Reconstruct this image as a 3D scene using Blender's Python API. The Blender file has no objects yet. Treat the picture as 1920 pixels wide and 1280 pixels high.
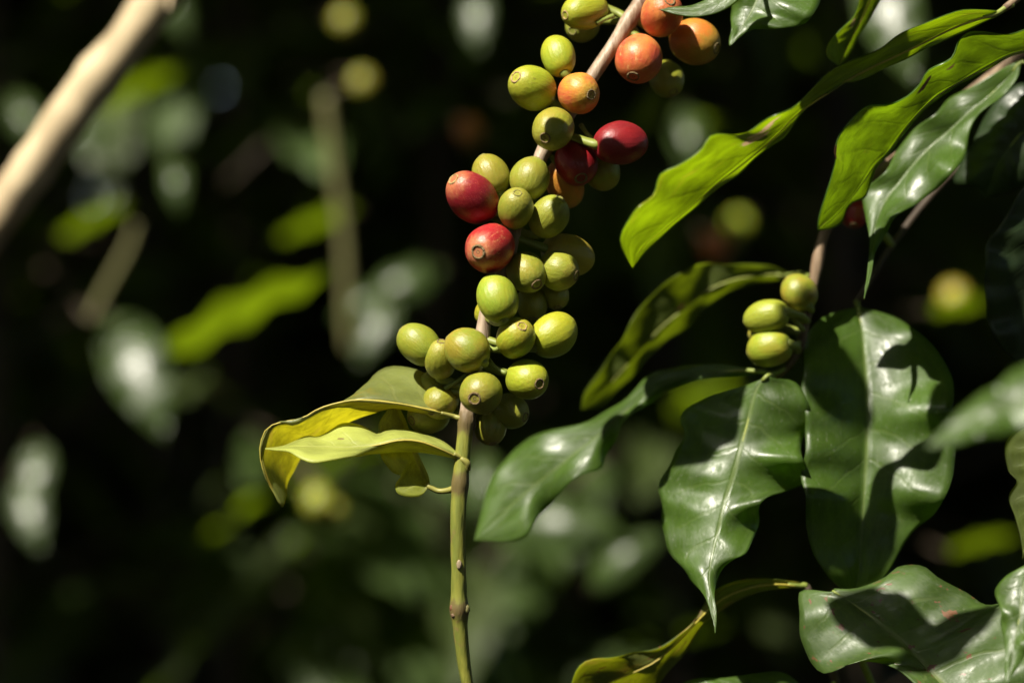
import bpy, bmesh, math, random
import numpy as np
from mathutils import Vector, Matrix, noise

# ------------------------------------------------------------------ camera, sky, sun, exposure
SC = bpy.context.scene
COL = SC.collection
CAM_Z = 1.30
LENS, SENSOR = 100.0, 36.0
PXM = 0.30 / 1920.0                       # metres per photo pixel in the plane of focus
D0 = 0.30 * LENS / SENSOR                 # distance of the plane of focus
cam_d = bpy.data.cameras.new('camera')
cam_d.lens, cam_d.sensor_width, cam_d.sensor_fit = LENS, SENSOR, 'HORIZONTAL'
cam_d.clip_start, cam_d.clip_end = 0.02, 2000.0
cam_d.dof.use_dof = True
cam_d.dof.focus_distance = D0 - 0.004
cam_d.dof.aperture_fstop = 5.0
cam = bpy.data.objects.new('camera', cam_d)
cam.location = (0, 0, CAM_Z)
cam.rotation_euler = (math.radians(90), 0, 0)
COL.objects.link(cam)
SC.camera = cam
CAM = Vector((0, 0, CAM_Z))

SUN = Vector((-0.40, -0.45, 0.80)).normalized()     # towards the sun
w = bpy.data.worlds.new('World'); SC.world = w; w.use_nodes = True
wn = w.node_tree
bg = next(n for n in wn.nodes if n.type == 'BACKGROUND')
sky = wn.nodes.new('ShaderNodeTexSky'); sky.sky_type = 'NISHITA'; sky.sun_disc = False
sky.sun_elevation = math.asin(SUN.z); sky.sun_rotation = math.atan2(SUN.x, SUN.y)
wn.links.new(sky.outputs[0], bg.inputs[0]); bg.inputs[1].default_value = 0.14
sd = bpy.data.lights.new('sun', 'SUN'); sd.energy = 5.0; sd.angle = math.radians(0.53); sd.color = (1.0, 0.93, 0.80)
so = bpy.data.objects.new('sun', sd); so.rotation_euler = SUN.to_track_quat('Z', 'Y').to_euler(); so.location = (-2, -2, 5)
COL.objects.link(so)
SC.view_settings.view_transform = 'Standard'; SC.view_settings.look = 'None'
SC.view_settings.exposure = 1.15; SC.view_settings.gamma = 1.0
SC.cycles.max_bounces = 8; SC.cycles.diffuse_bounces = 4; SC.cycles.transmission_bounces = 6
SC.cycles.sample_clamp_indirect = 3.0
SC.cycles.sample_clamp_direct = 12.0
SC.cycles.use_denoising = True

rng = random.Random(7)

# ------------------------------------------------------------------ geometry helpers
def at(px, py, dz=0.0):
    """photo pixel + depth behind the plane of focus (in the same pixel unit) -> world point"""
    D = D0 + dz * PXM
    k = PXM * D / D0
    return Vector(((px - 960) * k, D, CAM_Z - (py - 640) * k))

def spline(pts, n):
    """Catmull-Rom through pts, n samples evenly spaced along the length"""
    P = [Vector(p) for p in pts]
    if len(P) == 2:
        return [P[0].lerp(P[1], i / (n - 1)) for i in range(n)]
    Q = [P[0] * 2 - P[1]] + P + [P[-1] * 2 - P[-2]]
    dense = []
    for i in range(1, len(Q) - 2):
        p0, p1, p2, p3 = Q[i - 1], Q[i], Q[i + 1], Q[i + 2]
        for k in range(10):
            t = k / 10
            dense.append(0.5 * ((2 * p1) + (p2 - p0) * t + (2 * p0 - 5 * p1 + 4 * p2 - p3) * t * t
                                + (3 * p1 - p0 - 3 * p2 + p3) * t ** 3))
    dense.append(P[-1])
    L = [0.0]
    for a, b in zip(dense, dense[1:]):
        L.append(L[-1] + (b - a).length)
    out, j = [], 0
    for i in range(n):
        s = L[-1] * i / (n - 1)
        while j < len(L) - 2 and L[j + 1] < s:
            j += 1
        d = L[j + 1] - L[j]
        out.append(dense[j].lerp(dense[j + 1], (s - L[j]) / d if d > 1e-12 else 0))
    return out

def mesh_obj(name, me, mat, parent=None, loc=None):
    o = bpy.data.objects.new(name, me)
    if mat is not None and not me.materials:
        me.materials.append(mat)
    COL.objects.link(o)
    if parent is not None:
        o.parent = parent
    if loc is not None:
        o.location = loc
    return o

def make_mesh(name, verts, faces, uvs=None, smooth=True):
    me = bpy.data.meshes.new(name)
    me.from_pydata([tuple(v) for v in verts], [], faces)
    if uvs is not None:
        ul = me.uv_layers.new(name='UVMap')
        li = np.empty(len(me.loops), dtype=np.int32); me.loops.foreach_get('vertex_index', li)
        ul.data.foreach_set('uv', np.asarray(uvs, dtype=np.float32)[li].ravel())
    if smooth:
        me.polygons.foreach_set('use_smooth', [True] * len(me.polygons))
    me.update()
    return me

def tube_mesh(name, pts, radii, seg=14, n=None, rough=0.0, seed=0, cap=True, org=Vector((0, 0, 0)), bumps=()):
    n = n or max(4, len(pts) * 6)
    C = spline(pts, n)
    m = len(radii)
    verts, faces, uvs = [], [], []
    up = Vector((0.13, 0.93, 0.31)).normalized()
    for i, c in enumerate(C):
        t = (C[min(i + 1, n - 1)] - C[max(i - 1, 0)]).normalized()
        a = (up - t * up.dot(t)).normalized(); up = a
        b = t.cross(a)
        f = i / (n - 1) * (m - 1); k = min(int(f), m - 2)
        r = radii[k] + (radii[k + 1] - radii[k]) * (f - k)
        for (bc, bw, bh) in bumps:
            r *= 1 + bh * math.exp(-((i / (n - 1) - bc) / bw) ** 2)
        for s in range(seg):
            th = 2 * math.pi * s / seg
            rr = r
            if rough:
                rr *= 1 + rough * noise.noise(Vector((c.x * 160 + seed, math.cos(th) * 1.3 + c.z * 160, math.sin(th) * 1.3)))
            verts.append(c + (a * math.cos(th) + b * math.sin(th)) * rr - org)
            uvs.append((i / (n - 1), s / seg))
    for i in range(n - 1):
        for s in range(seg):
            s2 = (s + 1) % seg
            faces.append((i * seg + s, i * seg + s2, (i + 1) * seg + s2, (i + 1) * seg + s))
    if cap:
        faces.append(tuple(range(seg))[::-1]); faces.append(tuple((n - 1) * seg + s for s in range(seg)))
    return make_mesh(name, verts, faces, uvs)

def thing(name, label, cat, loc, group=None):
    o = bpy.data.objects.new(name, None)
    o.empty_display_size = 0.01
    o.location = loc
    COL.objects.link(o)
    o['label'] = label; o['category'] = cat
    if group:
        o['group'] = group
    return o

# ------------------------------------------------------------------ materials
class NT:
    def __init__(s, name):
        s.m = bpy.data.materials.new(name); s.m.use_nodes = True
        s.t = s.m.node_tree; s.t.nodes.clear()
        s.out = s.t.nodes.new('ShaderNodeOutputMaterial')
    def n(s, typ, **kw):
        nd = s.t.nodes.new('ShaderNode' + typ)
        for k, v in kw.items():
            setattr(nd, k, v)
        return nd
    def put(s, sock, v):
        if isinstance(v, bpy.types.NodeSocket):
            s.t.links.new(v, sock)
        elif isinstance(v, (tuple, list)) and len(v) == 3 and sock.type == 'RGBA':
            sock.default_value = (*v, 1)
        else:
            sock.default_value = v
    def math(s, op, a, b=0.0, c=0.0, clamp=False):
        nd = s.n('Math', operation=op, use_clamp=clamp)
        for i, v in enumerate((a, b, c)):
            s.put(nd.inputs[i], v)
        return nd.outputs[0]
    def vmath(s, op, a, b):
        nd = s.n('VectorMath', operation=op)
        s.put(nd.inputs[0], a); s.put(nd.inputs[1], b)
        return nd.outputs['Value'] if op in ('LENGTH', 'DISTANCE', 'DOT_PRODUCT') else nd.outputs[0]
    def mix(s, f, a, b):
        nd = s.n('Mix', data_type='RGBA')
        s.put(nd.inputs[0], f); s.put(nd.inputs[6], a); s.put(nd.inputs[7], b)
        return nd.outputs[2]
    def step(s, v, lo, hi, tlo=0.0, thi=1.0):
        nd = s.n('MapRange', interpolation_type='SMOOTHSTEP')
        s.put(nd.inputs[0], v); s.put(nd.inputs[1], lo); s.put(nd.inputs[2], hi); s.put(nd.inputs[3], tlo); s.put(nd.inputs[4], thi)
        return nd.outputs[0]
    def noise(s, vec, scale, detail=3.0, rough=0.5):
        nd = s.n('TexNoise')
        s.put(nd.inputs['Vector'], vec); nd.inputs['Scale'].default_value = scale
        nd.inputs['Detail'].default_value = detail; nd.inputs['Roughness'].default_value = rough
        return nd.outputs[0]
    def bump(s, h, dist, strength=1.0):
        nd = s.n('Bump'); nd.inputs['Strength'].default_value = strength; nd.inputs['Distance'].default_value = dist
        s.put(nd.inputs['Height'], h)
        return nd.outputs[0]
    def principled(s, **kw):
        nd = s.n('BsdfPrincipled')
        for k, v in kw.items():
            s.put(nd.inputs[k.replace('_', ' ')], v)
        return nd.outputs[0]
    def done(s, sh):
        s.t.links.new(sh, s.out.inputs[0])
        return s.m

def leaf_mat(name, top, under, trans, vein, ft=0.42, rough=0.30, yellow=0.0, yellow_col=(0.35, 0.30, 0.02),
             spots=0.0, marks=(), seed=0.0, veins=9.0, dust=0.0):
    """two-faced leaf: upper and lower epidermis, veins along the blade's own u,v, light passing through.
    marks: (u, v, size, colour) brown patches, v from -1 to 1"""
    N = NT(name)
    uvn = N.n('UVMap'); sep = N.n('SeparateXYZ'); N.put(sep.inputs[0], uvn.outputs[0])
    u = sep.outputs[0]
    v = N.math('MULTIPLY_ADD', sep.outputs[1], 2.0, -1.0)
    av = N.math('ABSOLUTE', v)
    comb = N.n('CombineXYZ'); N.put(comb.inputs[0], N.math('MULTIPLY', u, 2.6)); N.put(comb.inputs[1], v); comb.inputs[2].default_value = seed
    P = comb.outputs[0]
    wob = N.noise(P, 3.0, 2.0)
    ph = N.math('MULTIPLY', N.math('ADD', N.math('SUBTRACT', u, N.math('MULTIPLY', av, 0.15)), N.math('MULTIPLY', wob, 0.05)), veins)
    pp = N.math('PINGPONG', ph, 0.5)
    lat = N.math('MULTIPLY', N.step(pp, 0.085, 0.015), N.step(av, 1.0, 0.45))
    mid = N.step(av, N.math('MULTIPLY_ADD', u, -0.035, 0.065), N.math('MULTIPLY_ADD', u, -0.015, 0.02))
    ret = N.n('TexVoronoi', feature='DISTANCE_TO_EDGE'); N.put(ret.inputs['Vector'], P); ret.inputs['Scale'].default_value = 13.0
    retm = N.step(ret.outputs['Distance'], 0.07, 0.0)
    big = N.noise(P, 1.6, 3.0)
    fine = N.noise(P, 26.0, 3.0)
    vm = N.math('MAXIMUM', N.math('MULTIPLY', lat, 0.30), N.math('MULTIPLY', mid, 0.9))
    vm = N.math('MAXIMUM', vm, N.math('MULTIPLY', retm, 0.14))
    # colours of the two faces and of the light that comes through
    ctop = N.mix(N.step(big, 0.3, 0.7), tuple(c * 0.75 for c in top), tuple(c * 1.25 for c in top))
    ctop = N.mix(N.math('MULTIPLY', vm, 0.75), ctop, vein)
    cun = N.mix(N.step(big, 0.3, 0.7), tuple(c * 0.8 for c in under), tuple(c * 1.2 for c in under))
    cun = N.mix(N.math('MULTIPLY', vm, 0.8), cun, vein)
    mot = N.noise(P, 7.0, 5.0, 0.7)
    ctr = N.mix(N.step(N.math('ADD', N.math('MULTIPLY', big, 0.5), N.math('MULTIPLY', mot, 0.5)), 0.36, 0.64), tuple(c * 0.55 for c in trans), tuple(c * 1.3 for c in trans))
    ctr = N.mix(N.math('MULTIPLY', vm, 0.45), ctr, tuple(c * 0.45 for c in trans))
    if yellow > 0:
        yn = N.noise(P, 2.3, 4.0, 0.6)
        ym = N.step(yn, 0.78 - 0.45 * yellow, 0.92 - 0.40 * yellow)
        ctop = N.mix(ym, ctop, yellow_col); cun = N.mix(ym, cun, yellow_col)
        ctr = N.mix(ym, ctr, tuple(min(1, c * 1.9) for c in yellow_col))
    brown, opq = (0.16, 0.075, 0.035), None
    if spots > 0:
        sn = N.noise(P, 5.5, 4.0, 0.62)
        opq = N.step(sn, 0.69 - spots * 0.1, 0.71 - spots * 0.1)
        ctop = N.mix(opq, ctop, brown); cun = N.mix(opq, cun, brown); ctr = N.mix(opq, ctr, (0.10, 0.04, 0.01))
    for (mu, mv, ms, mc) in marks:
        du = N.math('MULTIPLY', N.math('SUBTRACT', u, mu), 2.4)
        dv = N.math('SUBTRACT', v, mv)
        d = N.math('SQRT', N.math('ADD', N.math('MULTIPLY', du, du), N.math('MULTIPLY', dv, dv)))
        d = N.math('ADD', d, N.math('MULTIPLY', N.math('SUBTRACT', N.noise(P, 9.0, 3.0), 0.5), ms * 1.6))
        mm = N.step(d, ms, ms * 0.75)
        ctop = N.mix(mm, ctop, mc); cun = N.mix(mm, cun, mc); ctr = N.mix(mm, ctr, tuple(c * (1.7 if mc[0] > 0.3 else 0.6) for c in mc))
    if dust > 0:
        dm = N.math('MULTIPLY', N.step(fine, 0.60, 0.78), dust)
        ctop = N.mix(dm, ctop, (0.30, 0.30, 0.24))
    geo = N.n('NewGeometry')
    back = geo.outputs['Backfacing']
    base = N.mix(back, ctop, cun)
    h = N.math('ADD', N.math('MULTIPLY', N.math('MAXIMUM', N.math('MULTIPLY', lat, 0.4), mid), -0.5), N.math('MULTIPLY', fine, 0.12))
    h = N.math('ADD', h, N.math('MULTIPLY', big, 0.6))
    nrm = N.bump(h, 0.0004, 0.55)
    rr = N.math('ADD', N.math('MULTIPLY_ADD', fine, 0.16, rough - 0.08), N.math('MULTIPLY', back, 0.18))
    rr = N.math('ADD', rr, N.math('MULTIPLY', N.step(N.noise(P, 5.0, 5.0, 0.68), 0.42, 0.62), 0.22))
    pr = N.principled(Base_Color=base, Roughness=rr, Specular_IOR_Level=0.42, Normal=nrm)
    tl = N.n('BsdfTranslucent'); N.put(tl.inputs[0], ctr); N.put(tl.inputs[1], nrm)
    mx = N.n('MixShader')
    N.put(mx.inputs[0], ft); N.put(mx.inputs[1], pr); N.put(mx.inputs[2], tl.outputs[0])
    return N.done(mx.outputs[0])

def cherry_mat(name, ca, cb, calyx_tint, seed, split=0.5, streak=0.3, scar=0.0, rough=0.36):
    """ca towards the stalk, cb in patches, calyx_tint around the navel; own coordinates run -1..1 along z"""
    N = NT(name)
    tc = N.n('TexCoord')
    P = N.vmath('ADD', tc.outputs['Object'], (seed * 3.1, seed * 1.7, seed))
    sep = N.n('SeparateXYZ'); N.put(sep.inputs[0], tc.outputs['Object'])
    z = sep.outputs[2]
    st = N.vmath('MULTIPLY', P, (1.0, 1.0, 0.18))
    sn = N.noise(st, 6.0, 3.0)
    big = N.noise(P, 1.1, 3.0, 0.55)
    c = N.mix(N.step(big, split - 0.16, split + 0.16), ca, cb)
    c = N.mix(N.math('MULTIPLY', N.step(sn, 0.45, 0.75), streak), c, calyx_tint)
    c = N.mix(N.step(N.math('ADD', z, N.math('MULTIPLY', N.math('SUBTRACT', sn, 0.5), 0.5)), 0.55, 1.05), c, calyx_tint)
    sp = N.noise(P, 34.0, 2.0)
    c = N.mix(N.math('MULTIPLY', N.step(sp, 0.58, 0.72), 0.38), c, tuple(min(1, x * 1.8 + 0.05) for x in calyx_tint))
    dk = N.noise(P, 5.0, 5.0, 0.65)
    c = N.mix(N.math('MULTIPLY', N.step(dk, 0.61, 0.72), 0.42), c, (0.10, 0.06, 0.02))
    if scar > 0:
        sc = N.noise(N.vmath('MULTIPLY', P, (2.2, 2.2, 0.8)), 1.9, 5.0, 0.7)
        c = N.mix(N.math('MULTIPLY', N.step(sc, 0.60 - scar * 0.05, 0.68), 0.8), c, (0.50, 0.26, 0.10))
    hh = N.math('ADD', N.math('MULTIPLY', sn, 0.5), N.math('MULTIPLY', sp, 0.12))
    nrm = N.bump(N.math('ADD', hh, N.math('MULTIPLY', dk, 0.35)), 0.0005, 0.65)
    rr = N.math('MULTIPLY_ADD', dk, 0.22, rough - 0.08)
    pr = N.principled(Base_Color=c, Roughness=rr, Specular_IOR_Level=0.38, Subsurface_Weight=0.35,
                      Subsurface_Radius=(1.0, 0.55, 0.15), Subsurface_Scale=0.0022, Normal=nrm)
    return N.done(pr)

def bark_mat(name, a, b, c, scale=220.0, rough=0.65, seed=0.0, stretch=(1, 1, 0.3)):
    N = NT(name)
    tc = N.n('TexCoord')
    P = N.vmath('ADD', N.vmath('MULTIPLY', tc.outputs['Object'], stretch), (seed, seed, seed))
    n1 = N.noise(P, scale, 4.0, 0.6); n2 = N.noise(P, scale * 0.28, 3.0)
    col = N.mix(N.step(n1, 0.35, 0.65), a, b)
    col = N.mix(N.step(n2, 0.52, 0.66), col, c)
    return N.done(N.principled(Base_Color=col, Roughness=rough, Specular_IOR_Level=0.35, Normal=N.bump(n1, 0.0006, 0.7)))

def shoot_mat(name):
    """the fruiting shoot: brown bark on the older length, olive green below, scarred at the nodes"""
    N = NT(name)
    uvn = N.n('UVMap'); sep = N.n('SeparateXYZ'); N.put(sep.inputs[0], uvn.outputs[0])
    u = sep.outputs[0]
    tc = N.n('TexCoord')
    P = tc.outputs['Object']
    Ps = N.vmath('MULTIPLY', P, (1, 1, 0.16))
    n1 = N.noise(Ps, 420.0, 4.0, 0.6); n2 = N.noise(P, 150.0, 4.0, 0.6); n3 = N.noise(Ps, 900.0, 2.0)
    bark = N.mix(N.step(n1, 0.35, 0.65), (0.20, 0.135, 0.085), (0.36, 0.28, 0.20))
    bark = N.mix(N.step(n2, 0.55, 0.7), bark, (0.11, 0.06, 0.04))
    green = N.mix(N.step(n1, 0.3, 0.7), (0.22, 0.22, 0.035), (0.13, 0.15, 0.025))
    green = N.mix(N.math('MULTIPLY', N.step(n2, 0.58, 0.68), 0.7), green, (0.19, 0.12, 0.05))
    uu = N.math('ADD', u, N.math('MULTIPLY', N.math('SUBTRACT', n2, 0.5), 0.04))
    col = N.mix(N.step(uu, U_GREEN - 0.02, U_GREEN + 0.015), bark, green)
    for un in U_NODES:
        d = N.math('ABSOLUTE', N.math('SUBTRACT', uu, un))
        col = N.mix(N.math('MULTIPLY', N.step(d, 0.016, 0.005), 0.8), col, (0.10, 0.065, 0.03))
    h = N.math('ADD', n1, N.math('MULTIPLY', n3, 0.4))
    return N.done(N.principled(Base_Color=col, Roughness=0.5, Specular_IOR_Level=0.4, Normal=N.bump(h, 0.0006, 0.7)))

def plain_mat(name, col, rough=0.6, scale=400.0, var=0.3):
    N = NT(name)
    tc = N.n('TexCoord')
    n1 = N.noise(tc.outputs['Object'], scale, 3.0)
    c = N.mix(n1, tuple(x * (1 - var) for x in col), tuple(x * (1 + var) for x in col))
    return N.done(N.principled(Base_Color=c, Roughness=rough, Specular_IOR_Level=0.4))

# ------------------------------------------------------------------ leaf from three rails (margin, midrib, margin)
def rail_leaf(parent, rails, mat, face='top', nu=44, nv=9, bulge=0.10, wave=(0, 0, 0), quilt=0.00035, petiole=None,
              label=None, midrib=True, rib_mat=None, thick=0.00035, seed=0, rib_r=0.0004, name='leaf', plane=None, frill=None):
    org = parent.location.copy()
    R1, RM, R2 = [spline([Vector(p) for p in r], nu) for r in rails]
    if plane:      # the blade lies in a tilted plane (x0, y0, depth there, slopes), relief of the two halves kept
        x0, y0, d0, gx, gy, k1, k2 = plane[:7]
        arch = plane[7] if len(plane) > 7 else 0.0
        f = lambda p: d0 + gx * (p.x - x0) + gy * (p.y - y0) + arch * (p.y - y0) ** 2
        R1 = [Vector((a.x, a.y, f(a) + k1 * (a.z - m.z))) for a, m in zip(R1, RM)]
        R2 = [Vector((a.x, a.y, f(a) + k2 * (a.z - m.z))) for a, m in zip(R2, RM)]
        RM = [Vector((m.x, m.y, f(m))) for m in RM]
    if frill:
        fa, fk = frill
        for R, o_ in ((R1, 0.0), (R2, 2.1)):
            for i in range(nu):
                u = i / (nu - 1)
                d = Vector((R[i].x - RM[i].x, R[i].y - RM[i].y, 0)); L_ = d.length
                if L_ < 1: continue
                a_ = fa * math.sin(math.pi * u) * (math.sin(2 * math.pi * fk * u + o_ + seed) + 0.5 * math.sin(2 * math.pi * fk * 1.73 * u + 3 * o_ + seed))
                R[i] = R[i] + d / L_ * a_ * 0.5 + Vector((0, 0, a_ * 1.8))
    E1, M, E2 = [[at(*p) for p in r] for r in (R1, RM, R2)]
    sgn = 1
    nor = Vector((0, 0, 0))
    for i in range(4, nu - 4, 4):
        t = M[i + 1] - M[i - 1]
        nor += t.cross(E1[i] - M[i]) + (E2[i] - M[i]).cross(t)
    mid = M[nu // 2]
    toward = nor.dot(CAM - mid) > 0
    # normal of the face as built = nor ; upper face has to be the front face
    flip = (toward != (face == 'top'))
    verts, uvs, faces = [], [], []
    A, k, ph = wave
    for i in range(nu):
        u = i / (nu - 1)
        t = (M[min(i + 1, nu - 1)] - M[max(i - 1, 0)]).normalized()
        for j in range(-nv, nv + 1):
            f = abs(j) / nv
            E = E1[i] if j > 0 else E2[i]
            d = E - M[i]
            n = (t.cross(d) if j > 0 else d.cross(t))
            n = n.normalized() if n.length > 1e-12 else Vector((0, -1, 0))
            if flip: n = -n
            p = M[i] + d * f
            p = p + n * (bulge * d.length * 4 * f * (1 - f) * 0.5)
            q = abs(math.sin(math.pi * 9 * (u - 0.15 * f)))
            p = p + n * (quilt * (q ** 0.7) * math.sin(math.pi * min(1, f * 1.05)) * min(1, d.length / 0.012))
            p = p + n * (0.0006 * noise.noise(p * 90 + Vector((seed, 0, 0))))
            if A:
                p = p + Vector((0, 1, 0)) * (A * PXM * f * f * math.sin(2 * math.pi * k * u + ph + (1.3 if j > 0 else 0)) * math.sin(math.pi * u))
            verts.append(p - org); uvs.append((u, (j / nv + 1) / 2))
    W = 2 * nv + 1
    for i in range(nu - 1):
        for j in range(W - 1):
            q = (i * W + j, i * W + j + 1, (i + 1) * W + j + 1, (i + 1) * W + j)
            faces.append(q)
    me = make_mesh(name, verts, faces, uvs)
    # make the upper face the front face
    s = sum((p.normal.dot(nor) for p in me.polygons if True), 0.0)
    want = 1 if not flip else -1
    if s * want < 0:
        me.flip_normals()
    o = mesh_obj(name, me, mat, parent)
    if thick:
        md = o.modifiers.new('rim', 'SOLIDIFY'); md.thickness = thick; md.offset = 0; md.use_rim = True; md.use_rim_only = True
    if label: o['label'] = label
    if midrib:
        side = -1 if face == 'top' else 1          # the rib stands out on the lower face
        nn = nor.normalized() * (1 if not flip else -1)
        pts = [M[i] - org - nn * rib_r * 0.9 for i in range(0, nu, 3)]
        rm = tube_mesh('midrib', pts, [rib_r, rib_r * 0.8, rib_r * 0.5, rib_r * 0.2], seg=8, n=30)
        mesh_obj('midrib', rm, rib_mat or MAT['rib'], o)
    if petiole:
        pts = [at(*p) - org for p in petiole[0][:-1]] + [M[0] - org, M[2] - org]
        pm = tube_mesh('petiole', pts, petiole[1], seg=10, n=18)
        mesh_obj('petiole', pm, petiole[2] if len(petiole) > 2 else MAT['petiole'], o)
    return o

# ------------------------------------------------------------------ a coffee cherry: body, navel, stalk
def cherry_mesh(seed, nt=26, nseg=30):
    verts, faces = [], []
    top = 0.965
    rr = random.Random(seed)
    px, py = rr.uniform(-.05, .05), rr.uniform(-.05, .05)
    for i in range(nt + 1):
        th = math.pi * i / nt
        z = -math.cos(th)
        r = math.sin(th) ** 0.88 if 0 < i < nt else 0
        if z > 0: r *= 1 - 0.05 * z * z
        if z > top: z = top + (z - top) * 0.15
        if z < -0.94: z = -0.94 + (z + 0.94) * 0.3
        for s in range(nseg if 0 < i < nt else 1):
            a = 2 * math.pi * s / nseg
            v = Vector((r * math.cos(a), r * math.sin(a), z))
            f = 1 + 0.05 * noise.noise(v * 1.1 + Vector((seed * 7.3, 0, 0))) + 0.012 * math.cos(2 * a + seed)
            v = Vector((v.x * f + px * (z * z), v.y * f + py * (z * z), v.z))
            verts.append(v)
    idx = lambda i, s: 0 if i == 0 else (1 + (nt - 1) * nseg if i == nt else 1 + (i - 1) * nseg + s % nseg)
    for i in range(nt):
        for s in range(nseg):
            q = [idx(i, s), idx(i, s + 1), idx(i + 1, s + 1), idx(i + 1, s)]
            q2 = []
            for x in q:
                if x not in q2: q2.append(x)
            faces.append(tuple(q2))
    me = make_mesh('cherry', verts, faces)
    me['cx'] = px; me['cy'] = py
    return me

def calyx_mesh():
    """ring, sunken disc and style scar at the end of the fruit; unit of the fruit's radius"""
    prof = [(0.235, -0.03), (0.225, 0.015), (0.205, 0.034), (0.185, 0.036), (0.165, 0.02), (0.15, -0.004), (0.10, -0.010),
            (0.075, -0.004), (0.055, 0.012), (0.035, 0.010), (0.018, -0.006), (0.0, -0.012)]
    seg = 22
    verts, faces, uvs = [], [], []
    for k, (r, z) in enumerate(prof):
        for s in range(seg):
            a = 2 * math.pi * s / seg
            j = 1 + 0.10 * noise.noise(Vector((math.cos(a) * 1.4, math.sin(a) * 1.4, k * 0.3)))
            zz = z + (0.022 * max(0, noise.noise(Vector((math.cos(a) * 2.5, math.sin(a) * 2.5, 5)))) if 1 <= k <= 3 else 0)
            verts.append((r * j * math.cos(a), r * j * math.sin(a), zz)); uvs.append((r, 0))
    for k in range(len(prof) - 1):
        for s in range(seg):
            s2 = (s + 1) % seg
            faces.append((k * seg + s, k * seg + s2, (k + 1) * seg + s2, (k + 1) * seg + s))
    return make_mesh('calyx', verts, faces, uvs)

def calyx_mat(name, ring, dark):
    N = NT(name)
    uvn = N.n('UVMap'); sep = N.n('SeparateXYZ'); N.put(sep.inputs[0], uvn.outputs[0])
    tc = N.n('TexCoord')
    n1 = N.noise(tc.outputs['Object'], 14.0, 4.0, 0.6)
    r = N.math('ADD', sep.outputs[0], N.math('MULTIPLY', N.math('SUBTRACT', n1, 0.5), 0.06))
    c = N.mix(N.step(r, 0.10, 0.16), dark, ring)
    c = N.mix(N.step(r, 0.05, 0.02), c, tuple(x * 0.4 for x in dark))
    c = N.mix(N.math('MULTIPLY', N.step(n1, 0.45, 0.65), 0.5), c, dark)
    return N.done(N.principled(Base_Color=c, Roughness=0.6, Specular_IOR_Level=0.35, Normal=N.bump(n1, 0.02, 0.5)))

CH_MESH = [cherry_mesh(k) for k in range(6)]
CAL_MESH = calyx_mesh()
MAT = {}
MAT['rib'] = plain_mat('midrib_pale_green', (0.24, 0.27, 0.06), 0.5)
MAT['rib_yellow'] = plain_mat('midrib_yellow', (0.36, 0.30, 0.05), 0.5)
MAT['petiole'] = plain_mat('petiole_green', (0.17, 0.21, 0.04), 0.5)
MAT['petiole_yellow'] = plain_mat('petiole_yellow', (0.20, 0.19, 0.04), 0.5)
MAT['stalk'] = plain_mat('fruit_stalk_green', (0.17, 0.20, 0.032), 0.5)
MAT['bark'] = bark_mat('bark_tan', (0.13, 0.085, 0.05), (0.22, 0.155, 0.095), (0.08, 0.05, 0.03))
MAT['bark_pale'] = bark_mat('bark_pale', (0.36, 0.28, 0.165), (0.52, 0.42, 0.26), (0.26, 0.18, 0.10), 70)
MAT['bark_dark'] = bark_mat('bark_dark', (0.040, 0.027, 0.017), (0.065, 0.046, 0.028), (0.025, 0.017, 0.012), 120)
MAT['cal_green'] = calyx_mat('navel_green', (0.28, 0.26, 0.07), (0.10, 0.075, 0.03))
MAT['cal_brown'] = calyx_mat('navel_brown', (0.20, 0.14, 0.06), (0.11, 0.068, 0.028))
MAT['cal_pale'] = calyx_mat('navel_pale', (0.48, 0.34, 0.14), (0.22, 0.11, 0.04))

PAL = {  # stalk-side colour, patch colour, colour round the navel, patch threshold, streak, scars
    'green':  ((0.195, 0.215, 0.020), (0.235, 0.230, 0.024), (0.245, 0.240, 0.035), .50, .25, 0),
    'olive':  ((0.220, 0.215, 0.020), (0.190, 0.205, 0.020), (0.250, 0.225, 0.035), .50, .25, 0),
    'bright': ((0.225, 0.265, 0.020), (0.255, 0.275, 0.024), (0.245, 0.275, 0.030), .50, .20, 0),
    'lime':   ((0.310, 0.305, 0.018), (0.250, 0.280, 0.018), (0.290, 0.290, 0.028), .50, .25, 0),
    'yellow': ((0.340, 0.270, 0.028), (0.240, 0.220, 0.028), (0.330, 0.240, 0.040), .50, .30, 0),
    'orange': ((0.500, 0.210, 0.030), (0.450, 0.090, 0.035), (0.450, 0.290, 0.045), .52, .40, 0),
    'coral':  ((0.470, 0.060, 0.028), (0.500, 0.200, 0.050), (0.400, 0.120, 0.040), .54, .25, .3),
    'amber':  ((0.450, 0.150, 0.022), (0.360, 0.170, 0.024), (0.300, 0.190, 0.030), .50, .30, 0),
    'red':    ((0.250, 0.009, 0.016), (0.215, 0.008, 0.017), (0.400, 0.110, 0.055), .50, .04, 0),
    'scarred': ((0.320, 0.014, 0.016), (0.270, 0.011, 0.018), (0.430, 0.150, 0.065), .50, .10, .8),
    'crimson': ((0.170, 0.008, 0.012), (0.200, 0.010, 0.012), (0.230, 0.020, 0.018), .50, .10, 0),
}
NCH = [0]
LAB = {'red': 'ripe red cherry tapering to a pale navel', 'scarred': 'ripe red cherry with tan scar streaks round its navel',
       'crimson': 'dark crimson ripe cherry', 'orange': 'ripening cherry blushed yellow and orange', 'coral': 'coral red ripening cherry',
       'amber': 'amber ripening cherry', 'yellow': 'cherry turning yellow', 'lime': 'yellow green unripe cherry'}

def nearest_on(path, p):
    best = None
    for a, b in zip(path, path[1:]):
        d = b - a
        t = max(0, min(1, (p - a).dot(d) / d.length_squared))
        q = a + d * t
        if best is None or (q - p).length < best[0]:
            best = ((q - p).length, q)
    return best[1]

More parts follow.
